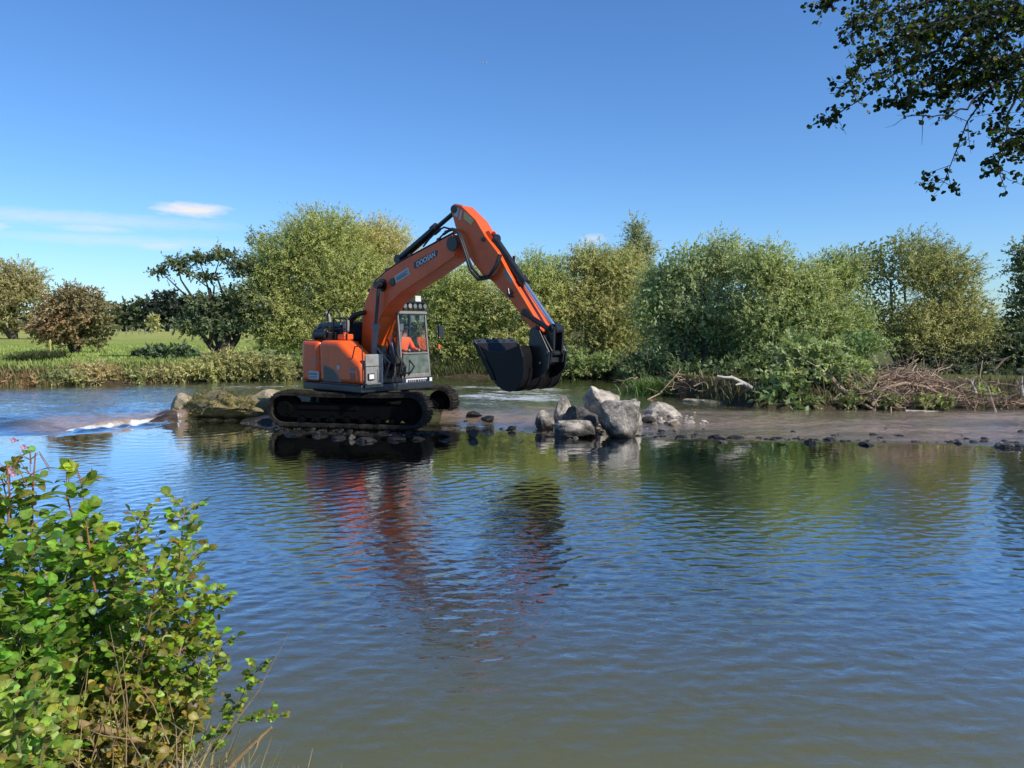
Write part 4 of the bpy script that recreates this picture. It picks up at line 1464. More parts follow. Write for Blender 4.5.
slab_mesh('mossy_wall', 'low mossy stretch of old weir between the humped boulder and the pale rock face', 'weir stone',
          [(-8.3, 22.1, .5, .50), (-7.3, 22.3, .5, .50), (-6.6, 22.2, .5, .55)], 0, -.3, M['rock_moss'], 95, .06)
rock('pale_rock', 'cream coloured rock face beside the rear end of the digger tracks', 271, 411, 42, 21, M['rock_cream'], 96, zb=.08, cat='rock', cuts=10, rz=.1, deep=.8)
slab_mesh('weir_slab', 'flat topped stone slab running behind the digger tracks', 'slab',
          [(-6.7, 22.3, .55, .64), (-5.6, 22.4, .6, .70), (-4.4, 22.5, .6, .68)], 0, -.2, M['rock_cream'], 97, .03)
slab_mesh('low_slab', 'dark wet slab at water level in front of the mossy weir stretch', 'slab',
          [(-7.2, 20.6, .3, .07), (-6.4, 20.75, .38, .13), (-5.5, 20.8, .4, .15)], 0, -.4, M['rock_dark'], 98, .03)

# ------------------------------------------------------------------ trees
moss_fur(mossy, 5200, 555)

def thin_tubes(A, B, C, r0, r1):
    """many 3-sided twigs through three points each"""
    n = len(A)
    pts = np.stack([A, B, C], 1)
    d = nrm(C - A)
    u = nrm(np.cross(d, np.array([.31, .17, .93])))
    w = np.cross(d, u)
    rr = np.array([r0, (r0 + r1) / 2, r1])[None, :, None]
    rings = []
    for k in range(3):
        a = 2 * PI * k / 3
        rings.append(pts + (u * math.cos(a) + w * math.sin(a))[:, None, :] * rr)
    V = np.stack(rings, 2).reshape(n, 9, 3)
    f = []
    for i in range(2):
        for k in range(3):
            f.append((i * 3 + k, i * 3 + (k + 1) % 3, (i + 1) * 3 + (k + 1) % 3, (i + 1) * 3 + k))
    F = (np.array(f)[None] + (np.arange(n) * 9)[:, None, None]).reshape(-1, 4)
    return V.reshape(-1, 3), F

def px_lobe(px, py, Y, rx, rz, ry=None, dens=1.0):
    c = PY(px, py, Y)
    s = Y / FPX
    return (c, np.array([rx * s, ry if ry else (rx + rz) / 2 * s, rz * s]), dens)

def make_tree(name, label, cat, base, lobes, seed, c1, c2, lai=4.2, leaf=(.112, .032), twl=1.0, lpt=24, group=None,
              up=.45, droop=.25, trunk_r=.22, stems=3, bark=None, thr=-.42, nf=.9, spread=.35, outw=1.0, parts=('trunk', 'crown'), skirt=0.0, wood=.25, shell=.45, inner=1.5):
    rg = np.random.default_rng(seed)
    base = np.array(base, float)
    root = empty(name, base)
    tag(root, label, cat, group)
    # trunk and limbs
    mb = MB()
    order = sorted(range(len(lobes)), key=lambda i: -lobes[i][1].prod())
    stem_pts = []
    for q, i in enumerate(order):
        c, r, dn = lobes[i]
        st = base + np.array([rg.normal() * .5 * trunk_r, rg.normal() * .5 * trunk_r, -.25 * min(1.0, trunk_r * 5)])
        if stems and q >= stems:
            # limb leaves an earlier stem
            st = stem_pts[q % stems]
        e = c + np.array([0, 0, r[2] * .45])
        m1 = st * .62 + e * .38 + rg.normal(size=3) * .05 * np.linalg.norm(e - st)
        m2 = st * .28 + e * .72 + rg.normal(size=3) * .05 * np.linalg.norm(e - st)
        stem_pts.append(m1)
        k = 1.0 if q < stems else .5
        mb.tube([st - base, m1 - base, m2 - base, e - base], [trunk_r * k, trunk_r * k * .62, trunk_r * k * .32, trunk_r * k * .08], 8, cap=False)
    # twigs
    S, D, T, LN, CO = [], [], [], [], []
    for c, r, dn in lobes:
        area = PI * (r[0] * r[1] + r[0] * r[2] + r[1] * r[2]) / 3
        n = max(6, int(area * lai * dn / (.5 * leaf[0] * leaf[1]) / lpt))
        dirs = rg.normal(size=(n, 3))
        dirs[:, 2] = dirs[:, 2] * .85 + .18
        dirs = nrm(dirs)
        rad = rg.random(n) ** shell
        s = c + dirs * r * rad[:, None]
        td = nrm(dirs * outw + np.array([0, 0, up]) + rg.normal(size=(n, 3)) * spread)
        S.append(s); D.append(td); T.append(dirs)
        LN.append(twl * (.5 + .8 * rg.random(n)) * np.where(rg.random(n) < .13, 2.0, 1.0))
    S, D, T, LN = np.concatenate(S), np.concatenate(D), np.concatenate(T), np.concatenate(LN)
    keep = sine_noise(S, nf, seed, 2) > thr
    keep &= S[:, 2] > base[2] - skirt
    S, D, T, LN = S[keep], D[keep], T[keep], LN[keep]
    S = S - D * LN[:, None] * .5
    n = len(S)
    t = (np.arange(lpt)[None, :] + rg.random((n, lpt))) / lpt
    pos = S[:, None, :] + D[:, None, :] * (LN[:, None] * t)[..., None]
    pos[..., 2] -= droop * LN[:, None] * t ** 2
    ld = D[:, None, :] * .55 + rg.normal(size=(n, lpt, 3)) * .55 + np.array([0, 0, -.18])
    nr_ = rg.normal(size=(n, lpt, 3)) * .5 + T[:, None, :] * .6 + np.array([.3, -.25, .45])
    sz = .7 + .6 * rg.random((n, lpt))
    V, F = leaf_quads(pos.reshape(-1, 3), ld.reshape(-1, 3), nr_.reshape(-1, 3), (leaf[0] * sz).ravel(), (leaf[1] * sz).ravel())
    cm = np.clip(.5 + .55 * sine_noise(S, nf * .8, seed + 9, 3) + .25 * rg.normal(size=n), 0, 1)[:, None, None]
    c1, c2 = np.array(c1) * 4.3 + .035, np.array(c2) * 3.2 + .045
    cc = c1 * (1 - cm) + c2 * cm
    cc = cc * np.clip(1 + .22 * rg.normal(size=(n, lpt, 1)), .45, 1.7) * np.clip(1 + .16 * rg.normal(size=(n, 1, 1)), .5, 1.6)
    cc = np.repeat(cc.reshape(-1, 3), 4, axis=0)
    # coarser foliage deep inside the crown, in a darker tone for the shade there
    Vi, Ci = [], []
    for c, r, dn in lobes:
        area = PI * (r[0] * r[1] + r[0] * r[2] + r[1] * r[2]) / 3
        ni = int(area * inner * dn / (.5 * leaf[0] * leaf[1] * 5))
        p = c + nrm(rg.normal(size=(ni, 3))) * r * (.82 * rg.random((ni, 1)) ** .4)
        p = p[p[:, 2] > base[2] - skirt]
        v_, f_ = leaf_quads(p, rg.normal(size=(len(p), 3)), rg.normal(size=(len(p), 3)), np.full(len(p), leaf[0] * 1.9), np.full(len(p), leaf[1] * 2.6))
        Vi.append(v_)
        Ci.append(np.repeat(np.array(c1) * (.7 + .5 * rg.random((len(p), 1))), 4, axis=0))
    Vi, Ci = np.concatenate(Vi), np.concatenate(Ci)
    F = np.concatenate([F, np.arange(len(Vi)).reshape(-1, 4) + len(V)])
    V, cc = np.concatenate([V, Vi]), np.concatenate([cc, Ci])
    if wood > 0 and n > 10:
        sel = rg.random(n) < wood
        A = S[sel]; L_ = LN[sel][:, None]
        B = A + D[sel] * L_ * .5 - np.array([0, 0, 1]) * droop * L_ * .25
        C = A + D[sel] * L_ * .92 - np.array([0, 0, 1]) * droop * L_ * .85
        tv, tf = thin_tubes(A - base, B - base, C - base, .012 * leaf[0] / .15, .004 * leaf[0] / .15)
        mb.add([tuple(v) for v in tv], [tuple(f) for f in tf])
    mb.build(parts[0], bark or M['bark'], root, smooth=True)
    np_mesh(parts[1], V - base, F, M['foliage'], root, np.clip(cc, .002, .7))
    return root

L = px_lobe
WIL1, WIL2 = (.078, .092, .024), (.19, .185, .052)
GW1, GW2 = (.068, .088, .036), (.15, .165, .074)

# far meadow trees at the left
make_tree('willow_tree', 'olive yellow willow at the left border beyond the meadow', 'tree', PY(12, 339, 100) * [1, 1, 0] + [0, 0, 1.15],
          [L(8, 285, 100, 40, 28), L(35, 300, 100, 26, 24), L(-20, 300, 100, 40, 35), L(45, 322, 100, 16, 14), L(10, 318, 100, 45, 18)], 201,
          (.07, .064, .024), (.15, .13, .055), lai=4.2, leaf=(.3, .11), twl=2.2, lpt=26, up=.3, trunk_r=.5, nf=.35)
make_tree('hawthorn_tree', 'rounded hawthorn with reddish brown foliage standing in the meadow', 'tree', PY(75, 354, 45) * [1, 1, 0] + [0, 0, 1.2],
          [L(76, 302, 45, 30, 22), L(95, 315, 45, 22, 20), L(57, 318, 45, 24, 18), L(75, 325, 45, 36, 15), L(40, 330, 45, 14, 10), L(108, 327, 45, 13, 14), L(62, 338, 45, 22, 9), L(92, 338, 45, 22, 9)], 202,
          (.05, .046, .018), (.13, .078, .034), lai=4.4, leaf=(.13, .075), twl=.7, lpt=22, up=.15, trunk_r=.2, stems=4, bark=M['bark_dark'], nf=1.0)
ft = 'far trees at the edge of the meadow'
for i, (px, rx, top, lb, ca, cb) in enumerate((
        (124, 24, 300, 'light green far tree just right of the hawthorn', (.012, .02, .004), (.035, .042, .012)),
        (147, 22, 297, 'mid green far tree left of the tall dark one', (.008, .015, .004), (.025, .032, .01)),
        (168, 24, 288, 'tall dark far tree at the meadow edge', (.0, .004, .0), (.005, .010, .003)),
        (196, 28, 289, 'broad dark far tree partly hidden by the spreading alder', (.0, .004, .0), (.006, .011, .003)),
        (225, 24, 296, 'dark far tree behind the trunk of the spreading alder', (.0, .005, .001), (.006, .011, .003)),
        (-30, 30, 298, 'far tree beyond the left border willow', (.04, .055, .022), (.08, .09, .035)),)):
    Yd = 330.0
    h = 330 - top
    make_tree('far_tree', lb, 'tree', PY(px, 330, Yd) * [1, 1, 0] + [0, 0, 1.0],
              [L(px, top + h * .45, Yd, rx * .8, h * .45), L(px - rx * .5, top + h * .65, Yd, rx * .55, h * .34), L(px + rx * .5, top + h * .62, Yd, rx * .55, h * .36)], 210 + i,
              ca, cb, lai=4.2, leaf=(1.5, .7), twl=4, lpt=18, group=ft, trunk_r=.6, nf=.12, up=.2)
make_tree('far_bush', 'small pale round bush at the far meadow edge below the tall dark tree', 'bush', PY(153, 331, 240) * [1, 1, 0] + [0, 0, 1.0],
          [L(153, 322, 240, 7, 8)], 219, (.09, .09, .035), (.15, .14, .05), lai=4.2, leaf=(1.0, .45), twl=2, lpt=18, trunk_r=.2, nf=.3)
# wooded rise on the far horizon
def hill_h(X, Y):
    return 14 * np.exp(-((Y - 1400) / 260) ** 2) * (1.2 + .5 * np.sin(X / 130.0) + .3 * np.sin(X / 47.0 + 1)) - 2
def hill_mat():
    m, nt, out = new_mat('far_hill')
    f = noise(nt, geo_pos(nt), .02, 8, .7)
    principled(nt, out, ramp(nt, f, [(.35, (.05, .075, .05)), (.7, (.10, .125, .085))]), 1.0, 0, .1)
    return m
tag(grid_mesh('hills', np.linspace(-1400, 1400, 120), np.linspace(900, 1900, 24), hill_h, hill_mat()), kind='structure')

# spreading alder on the far bank
make_tree('alder_tree', 'dark alder with a long bare-stemmed limb spreading left over the meadow', 'tree', (PY(222, 352, 37))*[1, 1, 0] + [0, 0, 1.3],
          [L(158, 271, 37, 11, 5), L(176, 263, 37, 14, 7), L(198, 258, 37, 16, 6), L(222, 256, 37, 17, 8), L(185, 272, 37, 10, 4), L(243, 268, 37, 18, 11), L(205, 276, 37, 13, 5),
           L(205, 305, 37, 21, 13), L(238, 298, 37, 22, 17), L(190, 325, 37, 20, 11), L(228, 325, 37, 30, 17), L(262, 315, 37, 24, 26)], 230,
          (.026, .036, .014), (.085, .095, .034), lai=4.2, leaf=(.115, .065), twl=.55, lpt=22, up=.12, trunk_r=.24, stems=5, bark=M['bark_dark'], nf=1.4, droop=.05, spread=.5, thr=-.3)
# big willows behind the digger
wg = 'willows on the far bank behind the digger'
make_tree('willow_tree', 'tallest bushy willow rising behind the rear of the digger', 'tree', PY(325, 372, 38) * [1, 1, 0] + [0, 0, .9],
          [L(325, 237, 38, 44, 32), L(292, 262, 38, 40, 36), L(350, 285, 38, 52, 52), L(290, 320, 38, 46, 42), L(345, 330, 38, 55, 42), L(270, 295, 38, 26, 40)], 241,
          WIL1, WIL2, lai=4.2, twl=1.15, trunk_r=.3, group=wg, nf=.8, up=.6)
make_tree('willow_tree', 'yellow topped willow directly behind the digger boom', 'tree', PY(400, 372, 39.5) * [1, 1, 0] + [0, 0, .9],
          [L(378, 246, 39.5, 36, 32), L(405, 290, 39.5, 36, 42), L(400, 335, 39.5, 42, 40)], 242,
          (.11, .10, .03), (.22, .19, .07), lai=4.2, twl=1.15, trunk_r=.26, group=wg, nf=.8, up=.6)
make_tree('sapling_tree', 'thin feathery sapling with see-through top left of the tallest willow', 'tree', PY(262, 360, 40) * [1, 1, 0] + [0, 0, 1.2],
          [L(262, 240, 40, 17, 17, None, .28), L(255, 262, 40, 16, 18, None, .4), L(268, 275, 40, 15, 22, None, .5)], 243,
          (.055, .065, .03), (.12, .13, .06), lai=4.2, leaf=(.15, .05), twl=.9, trunk_r=.1, stems=3, up=.9, nf=1.2)
make_tree('willow_tree', 'broad willow seen under the raised boom', 'tree', PY(455, 374, 37) * [1, 1, 0] + [0, 0, .9],
          [L(452, 290, 37, 44, 38), L(430, 325, 37, 38, 40), L(475, 325, 37, 44, 44), L(455, 350, 37, 55, 22)], 244,
          WIL1, WIL2, lai=4.2, twl=1.1, trunk_r=.26, group=wg, nf=.8, up=.55)
make_tree('willow_tree', 'pale green willow seen behind the digger arm', 'tree', PY(530, 374, 36) * [1, 1, 0] + [0, 0, .9],
          [L(540, 278, 36, 34, 28), L(515, 300, 36, 36, 36), L(548, 315, 36, 32, 42), L(525, 345, 36, 50, 28)], 245,
          (.085, .10, .03), (.2, .2, .062), lai=4.2, twl=1.1, trunk_r=.26, group=wg, nf=.8, up=.55)
# mixed trees right of the arm
make_tree('willow_tree', 'yellowish willow with pale bare stems right of the digger arm', 'tree', PY(600, 376, 36) * [1, 1, 0] + [0, 0, .9],
          [L(590, 265, 36, 28, 24), L(618, 275, 36, 30, 32), L(585, 305, 36, 36, 36), L(618, 320, 36, 38, 42), L(600, 350, 36, 42, 24)], 246,
          (.07, .08, .024), (.16, .15, .05), lai=4.2, twl=1.0, trunk_r=.24, stems=4, bark=M['bark_pale'], nf=1.0, thr=-.35)
make_tree('poplar_tree', 'slender pointed tree whose top rises above the yellowish willow', 'tree', PY(638, 372, 38) * [1, 1, 0] + [0, 0, .9],
          [L(636, 232, 38, 10, 17, None, .7), L(640, 250, 38, 17, 18, None, .8), L(628, 262, 38, 16, 18), L(645, 285, 38, 20, 30)], 247,
          (.045, .055, .022), (.12, .125, .05), lai=4.2, twl=.9, trunk_r=.18, up=.9, nf=1.2)
rg_ = 'grey green willows on the right bank'
make_tree('willow_tree', 'grey green willow with spiky top at the left of the right bank', 'tree', PY(695, 388, 28) * [1, 1, 0] + [0, 0, .6],
          [L(690, 270, 28, 40, 33), L(725, 262, 28, 26, 30), L(655, 312, 28, 36, 32), L(705, 318, 28, 50, 42), L(668, 350, 28, 42, 26), L(725, 352, 28, 42, 26), L(662, 285, 29, 24, 24)], 251,
          GW1, GW2, lai=4.2, leaf=(.10, .03), twl=.85, trunk_r=.24, group=rg_, nf=1.0, up=.55)
make_tree('willow_tree', 'wide grey green willow in the middle of the right bank', 'tree', PY(785, 388, 26.5) * [1, 1, 0] + [0, 0, .6],
          [L(765, 268, 26.5, 36, 28), L(805, 285, 26.5, 34, 24), L(770, 312, 26.5, 48, 40), L(815, 325, 26.5, 36, 36), L(775, 350, 26.5, 45, 30), L(836, 276, 27.5, 28, 28), L(845, 325, 27, 30, 34)], 252,
          (.06, .08, .026), (.14, .155, .056), lai=4.2, leaf=(.10, .03), twl=.85, trunk_r=.24, group=rg_, nf=1.0, up=.55)
make_tree('willow_tree', 'olive willow with thin see-through crown at the right', 'tree', PY(905, 380, 28) * [1, 1, 0] + [0, 0, .8],
          [L(900, 262, 28, 52, 34, None, .9), L(945, 275, 28, 42, 30, None, .8), L(860, 268, 28, 34, 30, None, 1), L(870, 312, 28, 42, 36), L(960, 318, 28, 42, 36), L(915, 330, 28, 54, 34)], 253,
          (.058, .066, .022), (.148, .142, .052), lai=4.2, leaf=(.105, .029), twl=1.0, trunk_r=.11, stems=6, bark=M['bark_pale'], up=.8, nf=1.1, thr=-.4)
make_tree('dark_tree', 'dark leafed tree at the right border of the picture', 'tree', PY(1040, 375, 29) * [1, 1, 0] + [0, 0, 1.0],
          [L(1035, 262, 29, 26, 32), L(1055, 300, 29, 46, 46), L(1040, 335, 29, 40, 26), L(1090, 290, 29, 50, 50)], 254,
          (.03, .042, .02), (.09, .10, .04), lai=4.2, leaf=(.13, .06), twl=.8, trunk_r=.26, nf=1.0)
make_tree('shade_thicket', 'thicket coloured dark for the deep shade behind the brash pile', 'bush', PY(985, 388, 26) * [1, 1, 0] + [0, 0, .9],
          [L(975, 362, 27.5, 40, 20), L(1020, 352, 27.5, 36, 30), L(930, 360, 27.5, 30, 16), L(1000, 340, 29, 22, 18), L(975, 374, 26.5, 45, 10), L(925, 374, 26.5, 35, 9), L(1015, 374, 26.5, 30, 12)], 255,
          (.015, .022, .01), (.035, .045, .016), lai=4.2, leaf=(.12, .05), twl=.6, trunk_r=.06, nf=1.2)  # leaf colours darkened to give the black shade at the right
make_tree('overhanging_bush', 'bright green bush hanging over the water edge below the grey green willows', 'bush', PY(800, 400, 22) * [1, 1, 0] + [0, 0, .5],
          [L(785, 385, 21.6, 30, 22), L(768, 398, 21.3, 18, 14), L(825, 362, 22, 34, 24), L(862, 345, 22.5, 34, 16), L(800, 352, 22.5, 34, 24), L(848, 370, 22, 26, 16), L(800, 402, 21.2, 24, 10)], 256,
          (.05, .072, .024), (.13, .15, .06), lai=4.2, leaf=(.13, .045), twl=.6, trunk_r=.07, stems=5, nf=1.6, up=.3, droop=.5, skirt=.5)
make_tree('bank_bush', 'small green bush among the dead branches near the right border', 'bush', PY(978, 405, 21.8) * [1, 1, 0] + [0, 0, .5],
          [L(975, 392, 21.8, 17, 11), L(992, 396, 21.8, 15, 8), L(960, 397, 21.8, 9, 8)], 257,
          (.08, .1, .03), (.2, .2, .075), lai=4.2, leaf=(.1, .035), twl=.45, trunk_r=.04, nf=1.8)
make_tree('bank_bush', 'yellow green sprigs growing through the left part of the brash pile', 'bush', PY(868, 404, 21.2) * [1, 1, 0] + [0, 0, .45],
          [L(865, 392, 21.3, 17, 10), L(885, 399, 21.0, 15, 7), L(850, 400, 21.0, 12, 8)], 260,
          (.05, .065, .02), (.15, .15, .055), lai=2.6, leaf=(.09, .034), twl=.4, trunk_r=.03, nf=2.2, up=.6, skirt=.2)
make_tree('bank_bush', 'low green sprigs in front of the brash pile between it and the small bush', 'bush', PY(935, 407, 21.0) * [1, 1, 0] + [0, 0, .4],
          [L(928, 399, 21.0, 20, 6), L(945, 402, 20.9, 14, 5)], 261,
          (.05, .065, .02), (.14, .145, .05), lai=2.4, leaf=(.09, .034), twl=.35, trunk_r=.03, nf=2.2, up=.6, skirt=.2)
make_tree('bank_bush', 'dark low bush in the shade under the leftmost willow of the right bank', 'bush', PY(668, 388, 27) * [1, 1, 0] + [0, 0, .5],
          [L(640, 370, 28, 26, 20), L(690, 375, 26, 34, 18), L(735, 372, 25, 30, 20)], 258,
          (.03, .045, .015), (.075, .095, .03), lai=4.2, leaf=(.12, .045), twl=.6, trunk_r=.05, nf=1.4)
make_tree('bank_bush', 'low green bush at the foot of the yellowish willow right of the bucket', 'bush', PY(590, 378, 33) * [1, 1, 0] + [0, 0, .5],
          [L(575, 363, 33.5, 24, 16), L(608, 366, 33.5, 24, 15), L(545, 365, 34, 24, 13)], 259,
          (.05, .07, .022), (.13, .15, .05), lai=4.2, leaf=(.13, .05), twl=.6, trunk_r=.05, nf=1.4)

# bank scrub along the left shore
sg = 'scrub along the left bank'
scrub = [(18, 379, 29.5, 26, 10, 'low reddish brown scrub at the left border', (.13, .075, .035), (.24, .14, .065)),
         (62, 374, 30, 22, 12, 'green and tan scrub below the hawthorn', (.05, .06, .02), (.14, .14, .05)),
         (92, 370, 30.5, 26, 15, 'tall tan scrub right of the hawthorn foot', (.085, .07, .028), (.2, .145, .062)),
         (128, 373, 31, 24, 13, 'tan and green scrub below the dark shadow patch', (.06, .07, .022), (.17, .15, .055)),
         (162, 371, 31.5, 24, 12, 'pale tan scrub left of the bushy clump', (.08, .08, .028), (.2, .165, .07)),
         (195, 366, 32, 26, 17, 'olive scrub at the foot of the alder', (.08, .085, .026), (.19, .17, .06)),
         (226, 362, 32.5, 30, 22, 'large tan leafed bush right of the alder foot', (.06, .065, .02), (.16, .14, .05)),
         (262, 360, 33, 28, 24, 'large olive bush just left of the digger', (.045, .055, .018), (.14, .13, .045)),
         (300, 366, 34, 26, 20, 'dark green bush behind the tail of the digger', (.045, .055, .02), (.12, .13, .045))]
for i, (px, py, Yd, rx, rz, lb, ca, cb) in enumerate(scrub):
    p = PY(px, py, Yd)
    make_tree('scrub_bush', lb, 'bush', (p[0], Yd, .55), [L(px, py + 3, Yd, rx, rz * .75), L(px - rx * .5, py + rz * .35, Yd - .4, rx * .6, rz * .7), L(px + rx * .5, py + rz * .3, Yd - .3, rx * .6, rz * .75)], 270 + i,
              ca, cb, lai=4.2, leaf=(.13, .036), twl=.6, trunk_r=.035, stems=3, group=sg, nf=1.5, up=.7, droop=.3, bark=M['stem_tan'], skirt=.2, wood=0)
make_tree('shadow_patch_bush', 'dark green leafy patch standing in for the shadow on the meadow edge', 'bush', PY(165, 358, 35) * [1, 1, 0] + [0, 0, 1.1],
          [L(158, 352, 35, 18, 8), L(182, 350, 35, 16, 9)], 290, (.018, .03, .012), (.05, .065, .022), lai=4.2, leaf=(.14, .08), twl=.5, trunk_r=.03, nf=1.4)  # dark leaves stand in for the shadow cast on the meadow
# tufted grasses and dry stalks along both banks
def blades(name, P, h, w, ca, cb, seed, lean=.35):
    ca, cb = np.array(ca) * 1.5, np.array(cb) * 1.5
    rg = np.random.default_rng(seed)
    n = len(P)
    a = rg.random(n) * 2 * PI
    d = np.stack([np.cos(a) * lean * rg.random(n) * 1.6, np.sin(a) * lean * rg.random(n) * 1.6, np.ones(n)], 1)
    hh = h * (.5 + .8 * rg.random(n))[:, None]
    s = np.stack([np.cos(a + 1.3), np.sin(a + 1.3), np.zeros(n)], 1) * w / 2
    t = P + d * hh * .55
    e = P + d * hh + np.stack([d[:, 0], d[:, 1], -.3 * np.hypot(d[:, 0], d[:, 1])], 1) * hh * .5
    V = np.stack([P - s, P + s, t + s * .7, t - s * .7, e + s * .15, e - s * .15], 1).reshape(-1, 3)
    b = np.arange(n)[:, None] * 6
    F = np.concatenate([b + np.array([0, 1, 2, 3]), b + np.array([3, 2, 4, 5])])
    m = rg.random((n, 1))
    c = np.array(ca) * (1 - m) + np.array(cb) * m
    c = c * (.7 + .6 * rg.random((n, 1)))
    return np_mesh(name, V, F, M['drygrass'], None, np.repeat(c, 6, axis=0))
rg = np.random.default_rng(300)
def on_ground(X, Y, dz=-.03):
    return np.stack([X, Y, terrain_h(X, Y) + dz], 1)
X = rg.uniform(-26, -6, 16000)
dY = .15 + rg.exponential(1.1, 16000)
Y = np.interp(X, *FB) + dY
up_ = dY > .75 + .3 * np.sin(X * .9)
tag(blades('bank_grass', on_ground(X[up_], Y[up_]), .2, .04, (.13, .19, .042), (.24, .26, .075), 308), 'green grass on the upper edge of the left bank', 'grass', kind='stuff')
X, Y = X[~up_], Y[~up_]
tag(blades('bank_grass', on_ground(X, Y), .28, .035, (.085, .105, .028), (.27, .19, .085), 301), 'rough tan grass fringing the water along the left bank', 'grass', kind='stuff')
X = rg.uniform(-40, -4, 26000)
Y = np.interp(X, *FB) + 2.5 + rg.random(26000) ** 1.6 * 34
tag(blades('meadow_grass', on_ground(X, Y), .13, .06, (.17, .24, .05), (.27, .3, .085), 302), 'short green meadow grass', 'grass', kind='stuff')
X = np.r_[rg.uniform(-4, 5, 5000), rg.uniform(4.2, 16, 900)]
Y = np.interp(X, *FB) + .1 + rg.exponential(.5, 5900)
tag(blades('shore_grass', on_ground(X, Y), .35, .035, (.04, .06, .018), (.14, .15, .05), 303), 'grass coloured dark for the shade under the willows of the right bank', 'grass', kind='stuff')  # blade colours darkened for the tree shade
X = rg.normal(PZ(668, 392, .4)[0], .55, 1500)
Y = rg.normal(26.0, .35, 1500)
P3 = np.stack([X, Y, np.full(1500, .3)], 1)
tag(blades('grass_tuft', P3, .5, .03, (.07, .13, .03), (.14, .22, .06), 304, .7), 'bright green grass tuft at the water edge right of the boulder heap', 'grass tuft')
# dark blades standing in for the tree shadows on the meadow
tu = 'dark tufts standing in for shadows on the meadow'
for i, (px, py, lb) in enumerate(((28, 355, 'dark tuft standing in for the shadow left of the hawthorn'), (150, 350, 'dark tuft standing in for the shadow right of the hawthorn'), (46, 352, 'small dark tuft standing in for shade just left of the hawthorn trunk'))):
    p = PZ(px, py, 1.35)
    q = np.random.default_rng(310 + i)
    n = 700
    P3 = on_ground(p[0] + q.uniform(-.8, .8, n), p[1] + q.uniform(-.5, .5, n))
    tag(blades('shade_tuft', P3, .4, .05, (.03, .045, .015), (.08, .09, .03), 311 + i, .6), lb, 'shade_tuft', tu)
# fence posts and a marker in the meadow
fp = 'thin fence posts across the far side of the meadow'
for i, px in enumerate((112, 119, 127, 133, 140, 146, 152)):
    p = PZ(px, 333.5, 1.4)
    mb = MB()
    mb.tube([(0, 0, -.2), (.02, 0, .75), (.03, 0, 1.2)], [.09, .085, .07], 7)
    o = mb.build('fence_post', M['postwood'])
    o.location = (p[0], 150, 1.4)
    o.location.x = (px - 512) / FPX * 150
    tag(o, 'thin fence post far across the meadow under the distant trees', 'post', fp)
p = PZ(50.5, 351, 1.4)
mb = MB()
mb.box((0, 0, .2), (.05, .03, .5))
mb.prism([(-.05, .35), (.05, .35), (.05, .5), (0, .55), (-.05, .5)], -.02, .02)
o = mb.build('marker_peg', M['mustard'])
o.location = p
tag(o, 'small pale yellow peg standing in the meadow left of the hawthorn', 'peg')

# ------------------------------------------------------------------ drift wood and brash on the right bank
def branch(mb, a, b, r0, r1, seed, kink=.08, n=6, sides=7, forks=0):
    q = np.random.default_rng(seed)
    a, b = np.array(a, float), np.array(b, float)
    L_ = np.linalg.norm(b - a)
    pts = [a + (b - a) * i / n + (q.normal(size=3) * kink * L_ * (0 < i) * (i < n) if True else 0) for i in range(n + 1)]
    mb.tube([tuple(p) for p in pts], [r0 + (r1 - r0) * i / n for i in range(n + 1)], sides)
    for k in range(forks):
        i = q.integers(2, n)
        d = (b - a) / L_ * .6 + q.normal(size=3) * .5
        mb.tube([tuple(pts[i]), tuple(pts[i] + d * L_ * .18), tuple(pts[i] + d * L_ * .34 + q.normal(size=3) * .04 * L_)], [r0 * .5, r0 * .35, r1 * .5], sides)

def brash(name, label, areas, n, seed, zlo=.32):
    q = np.random.default_rng(seed)
    mb = MB()
    for i in range(n):
        px, py, Yd, sx, sz = areas[q.integers(len(areas))]
        c = PY(px + q.normal() * sx, py + q.normal() * sz, Yd + q.normal() * .3)
        c[2] = max(c[2], zlo)
        L_ = .35 + q.exponential(.45)
        d = q.normal(size=3) * np.array([1, .8, .5])
        d = d / np.linalg.norm(d)
        a, b = c - d * L_ / 2, c + d * L_ / 2
        a[2], b[2] = max(a[2], zlo - .05), max(b[2], zlo - .05)
        r = .006 + .024 * q.random() ** 3
        branch(mb, a, b, r, r * .4, seed + 7 * i, .06, 4, 5, q.integers(0, 3))
    o = mb.build(name, M['deadwood'], smooth=True)
    return tag(o, label, 'brash')
brash('brash_pile', 'tangled heap of brown dead branches on the right bank', [(905, 385, 21.8, 16, 9), (880, 392, 21.5, 20, 9), (935, 394, 21.6, 24, 7), (900, 402, 21.3, 36, 4), (912, 380, 22.0, 14, 5)], 800, 400)
brash('twig_heap', 'dark flood-washed twigs on the bank below the shaded willows', [(700, 388, 24.6, 26, 5), (735, 390, 23.6, 18, 5), (660, 385, 27, 14, 4)], 200, 420)
brash('brash_mound', 'brown dead twigs round the small green bush near the right border', [(975, 402, 21.6, 16, 4), (1010, 403, 21.6, 14, 4)], 170, 440)
def stick(name, label, pts, rad, mat, forks=(), cat='branch', group=None):
    P_ = [PY(*p) for p in pts]
    b0 = P_[0]
    mb = MB()
    n = len(P_)
    mb.tube([tuple(p - b0) for p in P_], list(np.linspace(rad, rad * .35, n)), 8)
    for fk in forks:
        Q = [PY(*p) - b0 for p in fk]
        mb.tube([tuple(p) for p in Q], list(np.linspace(rad * .6, rad * .25, len(Q))), 7)
    o = mb.build(name, mat, smooth=True)
    o.location = b0
    return tag(o, label, cat, group)
